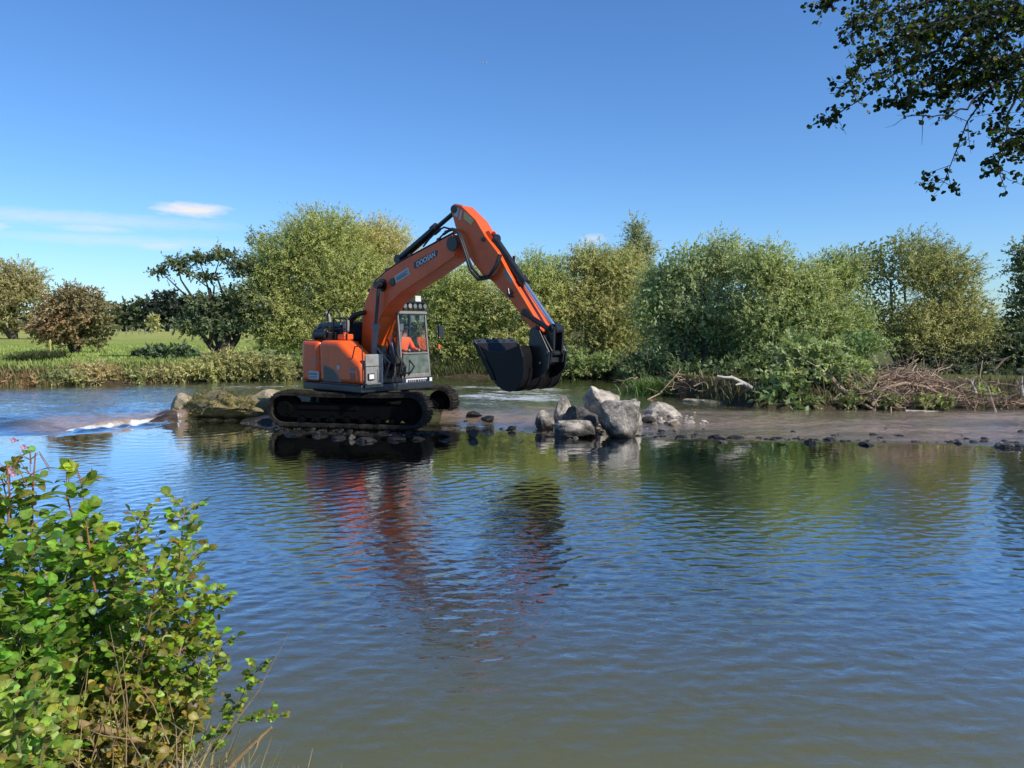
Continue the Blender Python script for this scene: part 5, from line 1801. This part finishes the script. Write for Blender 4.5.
stick('dead_branch', 'white forked dead branch sticking out left of the overhanging bush', [(758, 393, 21.8), (748, 386, 21.8), (741, 382, 21.8), (732, 377.5, 21.7), (725, 377.5, 21.6), (717, 376, 21.6)], .075, M['whitewood'],
      forks=(((743, 383.5, 21.8), (739, 384, 21.7), (735.5, 385, 21.6)), ((732, 377.5, 21.7), (731, 375.5, 21.7))))
stick('dead_branch', 'thick brown fallen branch slanting into the water at the foot of the overhanging bush', [(826, 372, 21.8), (840, 388, 21.4), (856, 400, 21.1), (876, 411, 20.8)], .085, M['deadwood'], forks=(((845, 392, 21.3), (862, 390, 21.4), (874, 385, 21.5)),))
stick('dead_branch', 'long brown arching branch across the brash pile', [(872, 405, 21.0), (885, 388, 21.1), (905, 383, 21.2), (925, 387, 21.2), (950, 398, 21.1)], .065, M['deadwood'], forks=(((925, 387, 21.2), (938, 386, 21.3), (958, 392, 21.3)),))
stick('pale_stick', 'short white forked stick standing beside the small green bush', [(976, 394, 21.4), (973, 386, 21.4), (970.5, 380, 21.4)], .05, M['whitewood'], forks=(((972, 384, 21.4), (974, 379, 21.4)),), cat='stick')
stick('pale_stick', 'straight white stick standing at the right border of the picture', [(1022.5, 396, 21.4), (1021.5, 385, 21.4), (1022, 376, 21.4)], .05, M['whitewood'], cat='stick')
stick('drift_log', 'pale log lying along the water line below the brash pile', [(905, 412, 20.6), (930, 412.5, 20.6), (958, 412.5, 20.6), (985, 413, 20.6)], .06, M['whitewood'], cat='log')
stick('drift_log', 'grey driftwood lying on the left bank by the olive bush', [(190, 378, 31.7), (205, 379, 31.6), (222, 374.5, 31.8)], .07, M['deadwood'], cat='log')
# mud bar
slab_mesh('mud_bar', 'brown mud bar at the water edge under the white dead branch', 'mud bar',
          [(PZ(690, 400, .35)[0], 23.6, .25, .315), (PZ(720, 402, .35)[0], 23.0, .4, .345), (PZ(757, 404, .35)[0], 22.3, .3, .33)], 0, 0, M['rock_cream'], 460, .04)
#@@PART4
# ------------------------------------------------------------------ near leaves
def leaf_template(outline, fold=.25, curl=.22):
    """outline: list of (t, halfwidth); returns verts, quads, across value"""
    V, ac = [], []
    for t, w in outline:
        z = -curl * t * t
        V += [(t, -w, fold * w + z), (t, 0, z), (t, w, fold * w + z)]
        ac += [1, 0, 1]
    F = []
    for i in range(len(outline) - 1):
        b = i * 3
        F += [(b, b + 3, b + 4, b + 1), (b + 1, b + 4, b + 5, b + 2)]
    return np.array(V), np.array(F), np.array(ac)
alder_out = [(0, .004), (.04, .10), (.10, .22), (.16, .28), (.24, .37), (.30, .38), (.40, .43), (.46, .42), (.56, .43), (.62, .39), (.72, .36), (.78, .29), (.86, .22), (.92, .15), (.97, .08), (1.0, .01)]
balsam_out = [(0, .004), (.08, .05), (.2, .12), (.35, .165), (.5, .17), (.65, .14), (.8, .09), (.92, .04), (1, .003)]
TMPL = [leaf_template(alder_out, f, c) for f, c in ((.2, .15), (.38, .3), (.1, -.1), (.3, .45))]
TB = leaf_template(balsam_out, .3, .3)
ALD_S = leaf_template([(0, .01), (.15, .3), (.4, .46), (.65, .44), (.88, .26), (1, .02)], .25, .2)

def inst(tm, pos, xd, nr_, size, colr, rim=.9, mid=1.25):
    Vt, Ft, ac = tm
    x = nrm(xd)
    y = nrm(np.cross(nr_, x))
    z = np.cross(x, y)
    n, k = len(pos), len(Vt)
    V = pos[:, None, :] + size[:, None, None] * (Vt[None, :, 0:1] * x[:, None] + Vt[None, :, 1:2] * y[:, None] + Vt[None, :, 2:3] * z[:, None])
    F = (Ft[None] + (np.arange(n) * k)[:, None, None]).reshape(-1, 4)
    c = colr[:, None, :] * (mid + (rim - mid) * ac)[None, :, None]
    return V.reshape(-1, 3), F, c.reshape(-1, 3)

def merge(parts):
    Vs, Fs, Cs, b = [], [], [], 0
    for V, F, c in parts:
        Vs.append(V); Fs.append(F + b); Cs.append(c); b += len(V)
    return np.concatenate(Vs), np.concatenate(Fs), np.concatenate(Cs)

def leaf_cols(rg, n, base=(.075, .17, .022), old=.12):
    base = (base[0] * 4.1, base[1] * 2.7, base[2] * 2.4)
    c = np.array(base)[None] * (.35 + 1.0 * rg.random((n, 1))) * (1 + .18 * rg.normal(size=(n, 3)) * np.array([1, .5, .6]))
    y = rg.random(n)
    c[y < old] = np.array([.26, .25, .045]) * (.6 + .7 * rg.random(((y < old).sum(), 1)))
    c[y < old * .3] = np.array([.3, .2, .06]) * (.5 + .7 * rg.random(((y < old * .3).sum(), 1)))
    return np.clip(c, .006, .8)

def leafy_shrub(name, label, cat, base, stems, seed, n_leaf, size=(.05, .085), bark=None, old=.1, basecol=(.075, .17, .022), tm=None, group=None, side_len=.3, keep=None):
    """stems: list of polylines (world points). leaves on side twigs along each stem"""
    rg = np.random.default_rng(seed)
    base = np.array(base, float)
    root = empty(name, base)
    tag(root, label, cat, group)
    mb = MB()
    pos, xd, nr_ = [], [], []
    tot = sum(np.linalg.norm(np.diff(np.array(s[0]), axis=0), axis=1).sum() for s in stems)
    for P_, r0 in stems:
        P_ = np.array(P_, float)
        mb.tube([tuple(p - base) for p in P_], list(np.linspace(r0, r0 * .25, len(P_))), 8)
        d = np.r_[0, np.cumsum(np.linalg.norm(np.diff(P_, axis=0), axis=1))]
        Ls = d[-1]
        nt = max(3, int(3.2 * n_leaf * Ls / tot / 6.5))
        for k in range(nt):
            t = (.12 + .88 * (k + rg.random()) / nt) * Ls
            c = np.array([np.interp(t, d, P_[:, j]) for j in range(3)])
            c2 = np.array([np.interp(min(t + .02, Ls), d, P_[:, j]) for j in range(3)])
            ax = nrm((c2 - np.array([np.interp(max(t - .02, 0), d, P_[:, j]) for j in range(3)]))[None])[0]
            a = k * 2.4 + rg.normal() * .4
            sd = nrm((np.array([math.cos(a), math.sin(a), .35 + .3 * rg.random()]) + ax * .35)[None])[0]
            ln = side_len * (.35 + .9 * rg.random()) * (1.1 - .6 * t / Ls)
            e = c + sd * ln + np.array([0, 0, -.12 * ln])
            m = (c + e) / 2 + np.array([0, 0, .05 * ln])
            mb.tube([tuple(c - base), tuple(m - base), tuple(e - base)], [r0 * .28, r0 * .2, .0012], 5, cap=False)
            nl = rg.integers(5, 9)
            for j in range(nl):
                f = .25 + .75 * (j + .5) / nl
                q = c * (1 - f) ** 2 + 2 * m * f * (1 - f) + e * f * f
                sg_ = 1 if j % 2 else -1
                lat = np.cross(sd, np.array([0, 0, 1.0])) * sg_
                dr = sd * (.45 if j < nl - 1 else 1.2) + lat * (.8 if j < nl - 1 else .1) + np.array([0, 0, .05 - .35 * rg.random()]) + rg.normal(size=3) * .2
                pos.append(q); xd.append(dr)
                nr_.append(np.array([.35, -.3, .9]) + rg.normal(size=3) * .5)
    pos, xd, nr_ = np.array(pos), np.array(xd), np.array(nr_)
    if keep is not None:
        kp = keep(pos)
        pos, xd, nr_ = pos[kp], xd[kp], nr_[kp]
    n = len(pos)
    xd = nrm(xd)
    nr_ = nr_ - xd * (nr_ * xd).sum(1, keepdims=True)
    sz = (size[0] + (size[1] - size[0]) * rg.random(n) ** 1.4) * .61
    cc = leaf_cols(rg, n, basecol, old)
    which = rg.integers(0, 4, n)
    parts, luv = [], []
    for w in range(4):
        s_ = which == w
        if s_.any():
            T_m = tm or TMPL[w]
            luv.append(np.tile(np.stack([T_m[0][:, 0], np.abs(T_m[0][:, 1]) * 2.2], 1), (int(s_.sum()), 1)))
            parts.append(inst(tm or TMPL[w], pos[s_] - base, xd[s_], nr_[s_], sz[s_], cc[s_]))
    V, F, c = merge(parts)
    mb.build('stem', bark or M['stem_green'], root, smooth=True)
    np_mesh('foliage', V, F, M['near_leaf'], root, c, True, luv=np.concatenate(luv))
    return root

def stem_line(a, b, seed, bend=.06, n=6):
    q = np.random.default_rng(seed)
    a, b = np.array(a, float), np.array(b, float)
    L_ = np.linalg.norm(b - a)
    off = q.normal(size=3) * bend * L_
    return [a + (b - a) * t + off * math.sin(PI * t) + q.normal(size=3) * .012 * L_ for t in np.linspace(0, 1, n)]

def W(px, py, Yd):
    return PY(px, py, Yd)

# alder saplings: base pixel/depth -> top pixel/depth
bg = 'leafy shrubs on the near bank'
def shrub(label, Yd, base_px, tops, seed, n_leaf, r=.008, **kw):
    b = W(base_px[0], base_px[1], Yd)
    st = []
    for i, (px, py, dy) in enumerate(tops):
        e = W(px, py, Yd + dy)
        st.append((stem_line(b + np.array([.04 * math.sin(i * 2.1), .05 * math.cos(i * 1.7), 0]), e, seed + i), r))
    return leafy_shrub('alder_sapling', label, 'shrub', b, st, seed, n_leaf, group=bg, **kw)

shrub('tall alder sapling with a straight tan stem at the right of the near bank shrubs', 3.0, (132, 770), [(138, 520, .05), (182, 508, .1), (195, 545, .25), (160, 560, -.15), (105, 540, .1), (205, 600, .15)], 501, 520, bark=M['stem_tan'], size=(.04, .075), side_len=.24, old=.12)
shrub('leaning alder sapling reaching right over the water', 3.1, (150, 785), [(212, 590, .1), (222, 640, .0), (205, 670, -.1), (190, 620, .15)], 502, 300, bark=M['stem_tan'], size=(.035, .068), side_len=.2, old=.14)
shrub('dense dark green alder sapling in the middle of the near bank shrubs', 3.15, (70, 800), [(85, 510, .1), (110, 530, .2), (60, 520, .1), (40, 560, -.1), (95, 590, -.2), (125, 610, -.1), (75, 640, -.3)], 503, 640, size=(.045, .085), old=.05, side_len=.26, basecol=(.06, .15, .022))
shrub('broad leaved shrub at the left border of the near bank', 2.7, (10, 810), [(12, 470, .2), (-20, 500, .1), (35, 545, .0), (15, 600, -.1), (-15, 640, -.1), (45, 640, .1), (70, 560, .2)], 504, 560, size=(.05, .09), old=.05, side_len=.26, basecol=(.06, .155, .024))
shrub('low yellowing shrub with dry leaves at the foot of the tall sapling', 2.8, (120, 820), [(60, 690, .0), (110, 680, .05), (160, 690, .1), (195, 700, .1), (40, 730, -.1), (140, 740, -.05)], 505, 230, bark=M['stem_tan'], size=(.035, .07), old=.5, side_len=.2, basecol=(.12, .17, .035))
shrub('young nettle-like shrub with bright leaves in the bottom left corner', 2.2, (10, 850), [(15, 700, 0), (50, 720, .05), (-10, 680, .1), (35, 690, .1)], 506, 120, size=(.045, .075), old=.2, side_len=.18, basecol=(.08, .17, .03))
# twig with few leaves reaching over the water at lower right of the clump
tw = [(W(200, 770, 3.0), W(228, 725, 3.05), W(245, 690, 3.05), W(262, 662, 3.05)), (W(228, 725, 3.05), W(255, 718, 3.05), W(285, 716, 3.05))]
leafy_shrub('alder_twig', 'sparse leafy twig reaching out over the water at the right of the near bank', 'twig', W(200, 770, 3.0), [([np.array(p) for p in t], .004) for t in tw], 507, 60, size=(.03, .052), old=.2, side_len=.09, bark=M['stem_green'], group=None)
# Himalayan balsam: red stems with pink flowers
def balsam(label, Yd, b_px, t_px, seed, flowers):
    rg = np.random.default_rng(seed)
    b, e = W(*b_px, Yd), W(*t_px, Yd)
    root = empty('balsam_plant', b)
    tag(root, label, 'plant', 'balsam plants with pink flowers')
    P_ = stem_line(b, e, seed, .02, 8)
    mb = MB()
    mb.tube([tuple(p - b) for p in P_], list(np.linspace(.008, .0025, 8)), 8)
    pos, xd, nn = [], [], []
    for k in range(9):
        t = .35 + .6 * k / 9
        c = b + (e - b) * t
        for j in range(3):
            a = k * 1.1 + j * 2.09
            d = np.array([math.cos(a), math.sin(a), .45])
            q = c + nrm(d[None])[0] * .03
            mb.tube([tuple(c - b), tuple(q - b)], .002, 5)
            pos.append(q); xd.append(d + np.array([0, 0, -.5 * rg.random()])); nn.append(np.array([0, 0, 1]) + rg.normal(size=3) * .3)
    for k in range(6 if flowers else 3):
        a = k * 1.05
        q = e + np.array([math.cos(a) * .07, math.sin(a) * .07, -.10 + .05 * rg.random()])
        mb.tube([tuple(e - (e - b) * .04 - b), tuple((e + q) / 2 + np.array([0, 0, .03]) - b), tuple(q - b)], .0016, 5)
    mb.build('stem', M['stem_red'], root, smooth=True)
    pos, xd, nn = np.array(pos), nrm(np.array(xd)), np.array(nn)
    V, F, c = inst(TB, pos - b, xd, nn, .07 + .06 * rg.random(len(pos)), leaf_cols(rg, len(pos), (.07, .15, .03), .08))
    np_mesh('foliage', V, F, M['near_leaf'], root, c, True)
    for px, py in flowers:
        f = W(px, py, Yd)
        m2 = MB()
        m2.tube([tuple((e + f) / 2 + np.array([0, 0, .02]) - b - (f - b)), (0, 0, 0)], .0014, 5)
        parts = []
        n = 6
        a = np.arange(n) * 2 * PI / n
        d = np.stack([np.cos(a) * .9, -.5 + 0 * a, np.sin(a) * .9], 1)
        V, F, c = inst(ALD_S, np.zeros((n, 3)), nrm(d), np.tile([0.2, -1.0, .2], (n, 1)), np.full(n, .013), np.tile([.72, .45, .58], (n, 1)) * (.8 + .4 * rg.random((n, 1))))
        V2, F2, c2 = inst(ALD_S, np.array([[0, .002, 0]]), np.array([[0.1, 1, -.3]]), np.array([[0, 0, 1.]]), np.array([.02]), np.array([[.6, .35, .48]]))
        V, F, c = merge([(V, F, c), (V2, F2, c2)])
        o = np_mesh('flower', V, F, M['petal'], root, c, True)
        o.location = f - b
    return root
balsam('red stemmed balsam with a pink flower rising above the shrubs at the left', 2.9, (35, 640), (30, 452), 520, [(14, 440), (24, 447)])
balsam('second balsam with pale pink flowers at the left border', 2.8, (6, 650), (8, 462), 521, [(11, 471), (14, 474)])
balsam('faded balsam with bare seed stalks beside the shrub with upright leaves', 3.2, (84, 620), (66, 468), 522, [])
leafy_shrub('bramble_shoot', 'upright shoot with two broad toothed leaves between the balsams and the tall sapling', 'shoot', W(98, 600, 3.0), [(stem_line(W(98, 600, 3.0), W(78, 468, 3.0), 530, .03), .005)], 530, 22, size=(.07, .1), old=.15, side_len=.1, bark=M['stem_red'])
# dry stems, dead twigs, log
def near_log(name, label, pts, rad, mat, cat, knots=0, seed=0):
    P_ = [W(*p) for p in pts]
    b = P_[0]
    mb = MB()
    q = np.random.default_rng(seed)
    n = len(P_) * 4
    PP = np.array(P_)
    tt = np.linspace(0, len(P_) - 1, n)
    pp = np.stack([np.interp(tt, np.arange(len(P_)), PP[:, j]) for j in range(3)], 1) + q.normal(size=(n, 3)) * rad * .12
    mb.tube([tuple(p - b) for p in pp], [rad * (1 - .45 * i / n) * (1 + .12 * q.normal()) for i in range(n)], 12)
    for k in range(knots):
        i = q.integers(2, n - 2)
        d = nrm(q.normal(size=(1, 3)))[0]
        mb.tube([tuple(pp[i] - b), tuple(pp[i] + d * rad * 2.5 - b), tuple(pp[i] + d * rad * 6 + q.normal(size=3) * rad - b)], [rad * .4, rad * .25, rad * .1], 6)
    o = mb.build(name, mat, smooth=True)
    o.location = b
    return tag(o, label, cat)
near_log('fallen_log', 'thin fallen log lying among the dry stems at the bottom left', [(62, 722, 2.75), (95, 728, 2.78), (130, 738, 2.8), (160, 750, 2.85), (180, 762, 2.9)], .017, M['stem_tan'], 'log', 3, 540)
near_log('bare_stick', 'bare brown stick poking up right over the water at the bottom', [(222, 775, 2.7), (245, 752, 2.72), (272, 727, 2.75)], .011, M['stem_tan'], 'stick', 2, 541)
q = np.random.default_rng(550)
mb = MB()
bx = W(130, 760, 2.9)
for i in range(80):
    px, py = q.uniform(5, 215), q.uniform(740, 800)
    Yd = q.uniform(2.5, 3.15)
    a = W(px, py, Yd)
    e = a + np.array([q.normal() * .12, q.normal() * .1, abs(q.normal()) * .22 + .05])
    m = (a + e) / 2 + q.normal(size=3) * .02
    mb.tube([tuple(a - bx), tuple(m - bx), tuple(e - bx)], [.0026, .002, .0008], 5, cap=False)
o = mb.build('dry_stems', M['stem_tan'], smooth=True)
o.location = bx
tag(o, 'dry tan stems and dead stalks matted on the near bank', 'dry stems', kind='stuff')
X = q.uniform(-3.2, .2, 6000)
Y = np.interp(X, *NB) - .12 - q.exponential(.7, 6000)
ok_ = Y > 1.6
tag(blades('near_grass', on_ground(X[ok_], Y[ok_], -.02), .2, .007, (.1, .1, .03), (.34, .26, .12), 551, .7), 'dry and green grass blades on the near bank', 'grass', kind='stuff')

# ------------------------------------------------------------------ alder overhanging from the right, near bank
ald = empty('alder_tree', (10.2, 3.4, .7))
tag(ald, 'near alder whose leafy branches hang into the top right corner', 'tree')
A0 = np.array([10.2, 3.4, .7])
rg = np.random.default_rng(600)
tm_ = MB()
def limb(pts, r0, r1, n=14, wob=.03):
    P_ = np.array(pts, float)
    d = np.r_[0, np.cumsum(np.linalg.norm(np.diff(P_, axis=0), axis=1))]
    t = np.linspace(0, d[-1], n)
    p = np.stack([np.interp(t, d, P_[:, j]) for j in range(3)], 1)
    p[1:-1] += rg.normal(size=(n - 2, 3)) * wob
    tm_.tube([tuple(x - A0) for x in p], list(np.linspace(r0, r1, n)), 8)
    return p
top = np.array([9.2, 5.0, 6.8])
limb([A0 - [0, 0, .4], A0 + [.1, .2, 2], [9.6, 4.4, 5], top], .26, .1, 10, .04)
YB = 8.6
main = [
    ([np.array([9.5, 4.6, 5.3]), W(1080, -40, 8.2), W(1024, 8, YB), W(965, 38, YB), W(905, 65, YB), W(872, 92, YB), W(845, 106, YB), W(830, 118, YB)], .06),
    ([np.array([9.6, 4.4, 5.0]), W(1100, 10, 8.0), W(1024, 55, YB + .3), W(990, 92, YB + .3), W(968, 122, YB + .3), W(955, 150, YB + .3), W(944, 182, YB + .3)], .05),
    ([W(1024, 55, YB + .3), W(1002, 80, YB - .2), W(965, 108, YB - .3), W(938, 118, YB - .3), W(905, 117, YB - .3)], .022),
    ([W(1080, 30, YB), W(1024, 75, YB - .4), W(1008, 110, YB - .4), W(1000, 145, YB - .4), W(998, 170, YB - .4)], .03),
    ([W(1080, -40, 8.2), W(1000, -15, YB + .5), W(930, 2, YB + .5), W(875, 14, YB + .5), W(845, 30, YB + .5)], .04),
    ([W(1000, -15, YB + .5), W(920, -30, YB + .9), W(860, -14, YB + .9), W(822, 0, YB + .9)], .03),
    ([W(1024, 8, YB), W(975, 15, YB - .3), W(925, 25, YB - .4), W(890, 45, YB - .4), W(858, 62, YB - .4), W(850, 85, YB - .4)], .03),
    ([W(1024, 8, YB), W(985, 50, YB + .6), W(945, 70, YB + .6), W(915, 90, YB + .6), W(898, 100, YB + .6)], .026),
    ([W(1090, 30, YB), W(1050, 90, YB), W(1030, 130, YB), W(1022, 150, YB)], .03),
    ([W(1024, 55, YB + .3), W(985, 70, YB), W(955, 85, YB), W(932, 95, YB)], .02),
]
LP, LD = [], []
for k, (pts, r0) in enumerate(main):
    p = limb(pts, r0, .004, 22, .015)
    bare = k == 2
    nn = len(p)
    for i in range(2, nn):
        f = i / nn
        for s_ in range(1 if bare else 4):
            d = nrm(rg.normal(size=(1, 3)) * np.array([1, .8, .75]) + np.array([[-.25, 0, -.1]]))[0]
            ln = (.12 + .34 * rg.random()) * (1.15 - .45 * f)
            a = p[i] + (p[min(i + 1, nn - 1)] - p[i]) * rg.random()
            e = a + d * ln + np.array([0, 0, -.04])
            m = (a + e) / 2 + rg.normal(size=3) * .015
            tm_.tube([tuple(a - A0), tuple(m - A0), tuple(e - A0)], [.004, .003, .0015], 4, cap=False)
            if bare and f > .35 or (k == 1 and .45 < f < .62):
                continue
            for j in range(rg.integers(6, 13)):
                g = rg.random() * .85 + .15
                q_ = a + (e - a) * g + rg.normal(size=3) * .022
                LP.append(q_)
                LD.append(rg.normal(size=3) * np.array([1, 1, .6]) + np.array([0, 0, -.55]) + d * .4)
# denser mass toward the corner and the crown above and beyond the frame
for (px, py, Yd, rx, rz, n) in ((985, 10, YB, 40, 22, 520), (1010, 55, YB, 20, 28, 260), (930, 25, YB + .3, 36, 20, 330), (905, 62, YB, 28, 20, 240), (955, 55, YB + .4, 28, 16, 180), (880, 10, YB + .5, 24, 12, 130), (1045, 0, 8.4, 22, 30, 200)):
    for i in range(n // 6):
        c = W(px + rg.normal() * rx * .6, py + rg.normal() * rz * .6, Yd + rg.normal() * .35)
        d = nrm(rg.normal(size=(1, 3)) * np.array([1, .8, .6]) + np.array([[-.4, 0, -.2]]))[0]
        tm_.tube([tuple(c - A0), tuple(c + d * .14 - A0), tuple(c + d * .26 - np.array([0, 0, .03]) - A0)], [.004, .003, .001], 4, cap=False)
        for j in range(6):
            LP.append(c + d * .28 * rg.random() + rg.normal(size=3) * .02)
            LD.append(rg.normal(size=3) * np.array([1, 1, .6]) + np.array([0, 0, -.5]))
LP, LD = np.array(LP), nrm(np.array(LD))
n = len(LP)
nn_ = rg.normal(size=(n, 3)) * .75 + np.array([.2, -.3, .7])
nn_ = nn_ - LD * (nn_ * LD).sum(1, keepdims=True)
cc = np.array([.035, .055, .015])[None] * (.4 + 1.6 * rg.random((n, 1)) ** 2)
yl = rg.random(n) < .02
cc[yl] = np.array([.2, .2, .05])
V, F, c = inst(ALD_S, LP - A0, LD, nn_, .036 + .026 * rg.random(n), cc)
tm_.build('trunk', M['bark_dark'], ald, smooth=True)
np_mesh('foliage', V, F, M['alder_leaf'], ald, c, True)

# ------------------------------------------------------------------ bird
bp = PY(485, 62.5, 110)
bird = empty('bird', bp)
tag(bird, 'tiny white bird flying high in the clear blue sky', 'bird')
mb = MB()
mb.tube([(-.22, 0, 0), (-.14, 0, .01), (0, 0, .02), (.12, 0, .02), (.18, 0, .035), (.24, 0, .03), (.29, 0, .022)], [.01, .04, .065, .05, .035, .03, .006], 12)
mb.prism([(-.20, -.02), (-.34, -.06), (-.34, .06), (-.20, .02)], -.004, .006, 'z')
mb.build('body', M['bird'], bird, smooth=True)
for s_ in (-1, 1):
    mb = MB()
    mb.add([(.08, s_ * .03, .03), (.10, s_ * .25, .10), (.02, s_ * .52, .06), (-.03, s_ * .50, .055), (-.02, s_ * .25, .09), (-.08, s_ * .03, .02)], [(0, 1, 4, 5), (1, 2, 3, 4)])
    w_ = mb.build('wing', M['birdgrey'], bird)
    md = w_.modifiers.new('solid', 'SOLIDIFY')
    md.thickness = .012

# ------------------------------------------------------------------ sky and sun
SUN_AZ, SUN_EL = R(123), R(40)      # azimuth clockwise from +Y
w = bpy.data.worlds.new('World')
sc.world = w
w.use_nodes = True
nt = w.node_tree
nt.nodes.clear()
sky = nt.nodes.new('ShaderNodeTexSky')
sky.sky_type = 'NISHITA'
sky.sun_disc = False
sky.sun_elevation = SUN_EL
sky.sun_rotation = SUN_AZ
sky.altitude = 50
sky.air_density = 1.0
sky.dust_density = 0.4
sky.ozone_density = 2.5
tc = nt.nodes.new('ShaderNodeTexCoord')
sx = nt.nodes.new('ShaderNodeSeparateXYZ')
nt.links.new(tc.outputs['Generated'], sx.inputs[0])
az = math_n(nt, 'ARCTAN2', sx.outputs['X'], sx.outputs['Y'])
el = math_n(nt, 'ARCSINE', sx.outputs['Z'])
cv = nt.nodes.new('ShaderNodeCombineXYZ')
nt.links.new(az, cv.inputs[0])
nt.links.new(el, cv.inputs[1])
mpn = nt.nodes.new('ShaderNodeMapping')
mpn.inputs['Scale'].default_value = (9, 34, 1)
nt.links.new(cv.outputs[0], mpn.inputs['Vector'])
n1a = noise(nt, mpn.outputs[0], 1.9, 10, .66, .6)
n1b = noise(nt, mpn.outputs[0], 6.5, 8, .65, .4)
n1 = math_n(nt, 'ADD', math_n(nt, 'MULTIPLY', n1a, .5), math_n(nt, 'MULTIPLY', n1b, .5))
def blob(a0, e0, sa, se, lo, hi, amp):
    da = math_n(nt, 'DIVIDE', math_n(nt, 'SUBTRACT', az, a0), sa)
    de = math_n(nt, 'DIVIDE', math_n(nt, 'SUBTRACT', el, e0), se)
    d2 = math_n(nt, 'ADD', math_n(nt, 'MULTIPLY', da, da), math_n(nt, 'MULTIPLY', de, de))
    g = math_n(nt, 'POWER', 2.718, math_n(nt, 'MULTIPLY', d2, -1.0))
    v = math_n(nt, 'ADD', math_n(nt, 'MULTIPLY', g, .68), math_n(nt, 'MULTIPLY', n1, .85))
    v = math_n(nt, 'DIVIDE', math_n(nt, 'SUBTRACT', v, lo), hi - lo)
    v = math_n(nt, 'MINIMUM', math_n(nt, 'MAXIMUM', v, 0.0), 1.0)
    return math_n(nt, 'MULTIPLY', v, amp)
cl = [blob(-.388, .1385, .05, .0105, .70, 1.1, 1.0), blob(-.62, .107, .06, .013, .72, 1.1, .9), blob(-.42, .095, .045, .008, .78, 1.2, .6),
      blob(-.49, .111, .06, .007, .78, 1.2, .5), blob(-.52, .121, .22, .011, .70, 1.3, .5), blob(-.46, .099, .2, .009, .74, 1.3, .4), blob(.102, .112, .02, .009, .66, 1.1, .5)]
m_ = cl[0]
for c_ in cl[1:]:
    m_ = math_n(nt, 'MAXIMUM', m_, c_)
hs = nt.nodes.new('ShaderNodeHueSaturation')
hs.inputs['Saturation'].default_value = 1.1
hs.inputs['Value'].default_value = 1.0
nt.links.new(sky.outputs[0], hs.inputs['Color'])
skb = mixc(nt, 1.0, hs.outputs[0], (.775, 1.06, 1.40), 'MULTIPLY')
skc = mixc(nt, m_, skb, (7.5, 7.4, 7.5))
bgn = nt.nodes.new('ShaderNodeBackground')
bgn.inputs['Strength'].default_value = 0.12
nt.links.new(skc, bgn.inputs['Color'])
wo = nt.nodes.new('ShaderNodeOutputWorld')
nt.links.new(bgn.outputs[0], wo.inputs['Surface'])

sl = bpy.data.lights.new('sun', 'SUN')
sl.energy = 5.0
sl.angle = R(.5)
sl.color = (1.0, .93, .82)
so = bpy.data.objects.new('sun', sl)
col.objects.link(so)
dirv = Vector((math.sin(SUN_AZ) * math.cos(SUN_EL), math.cos(SUN_AZ) * math.cos(SUN_EL), math.sin(SUN_EL)))
so.rotation_euler = dirv.to_track_quat('Z', 'Y').to_euler()
so.location = (30, 0, 40)

sc.view_settings.view_transform = 'Standard'
sc.view_settings.look = 'None'
sc.view_settings.exposure = 0
sc.view_settings.gamma = 1
cy = sc.cycles
cy.max_bounces = 7
cy.diffuse_bounces = 3
cy.glossy_bounces = 4
cy.transmission_bounces = 4
cy.transparent_max_bounces = 10
cy.caustics_reflective = False
cy.caustics_refractive = False
cy.sample_clamp_indirect = 6
cy.use_denoising = True
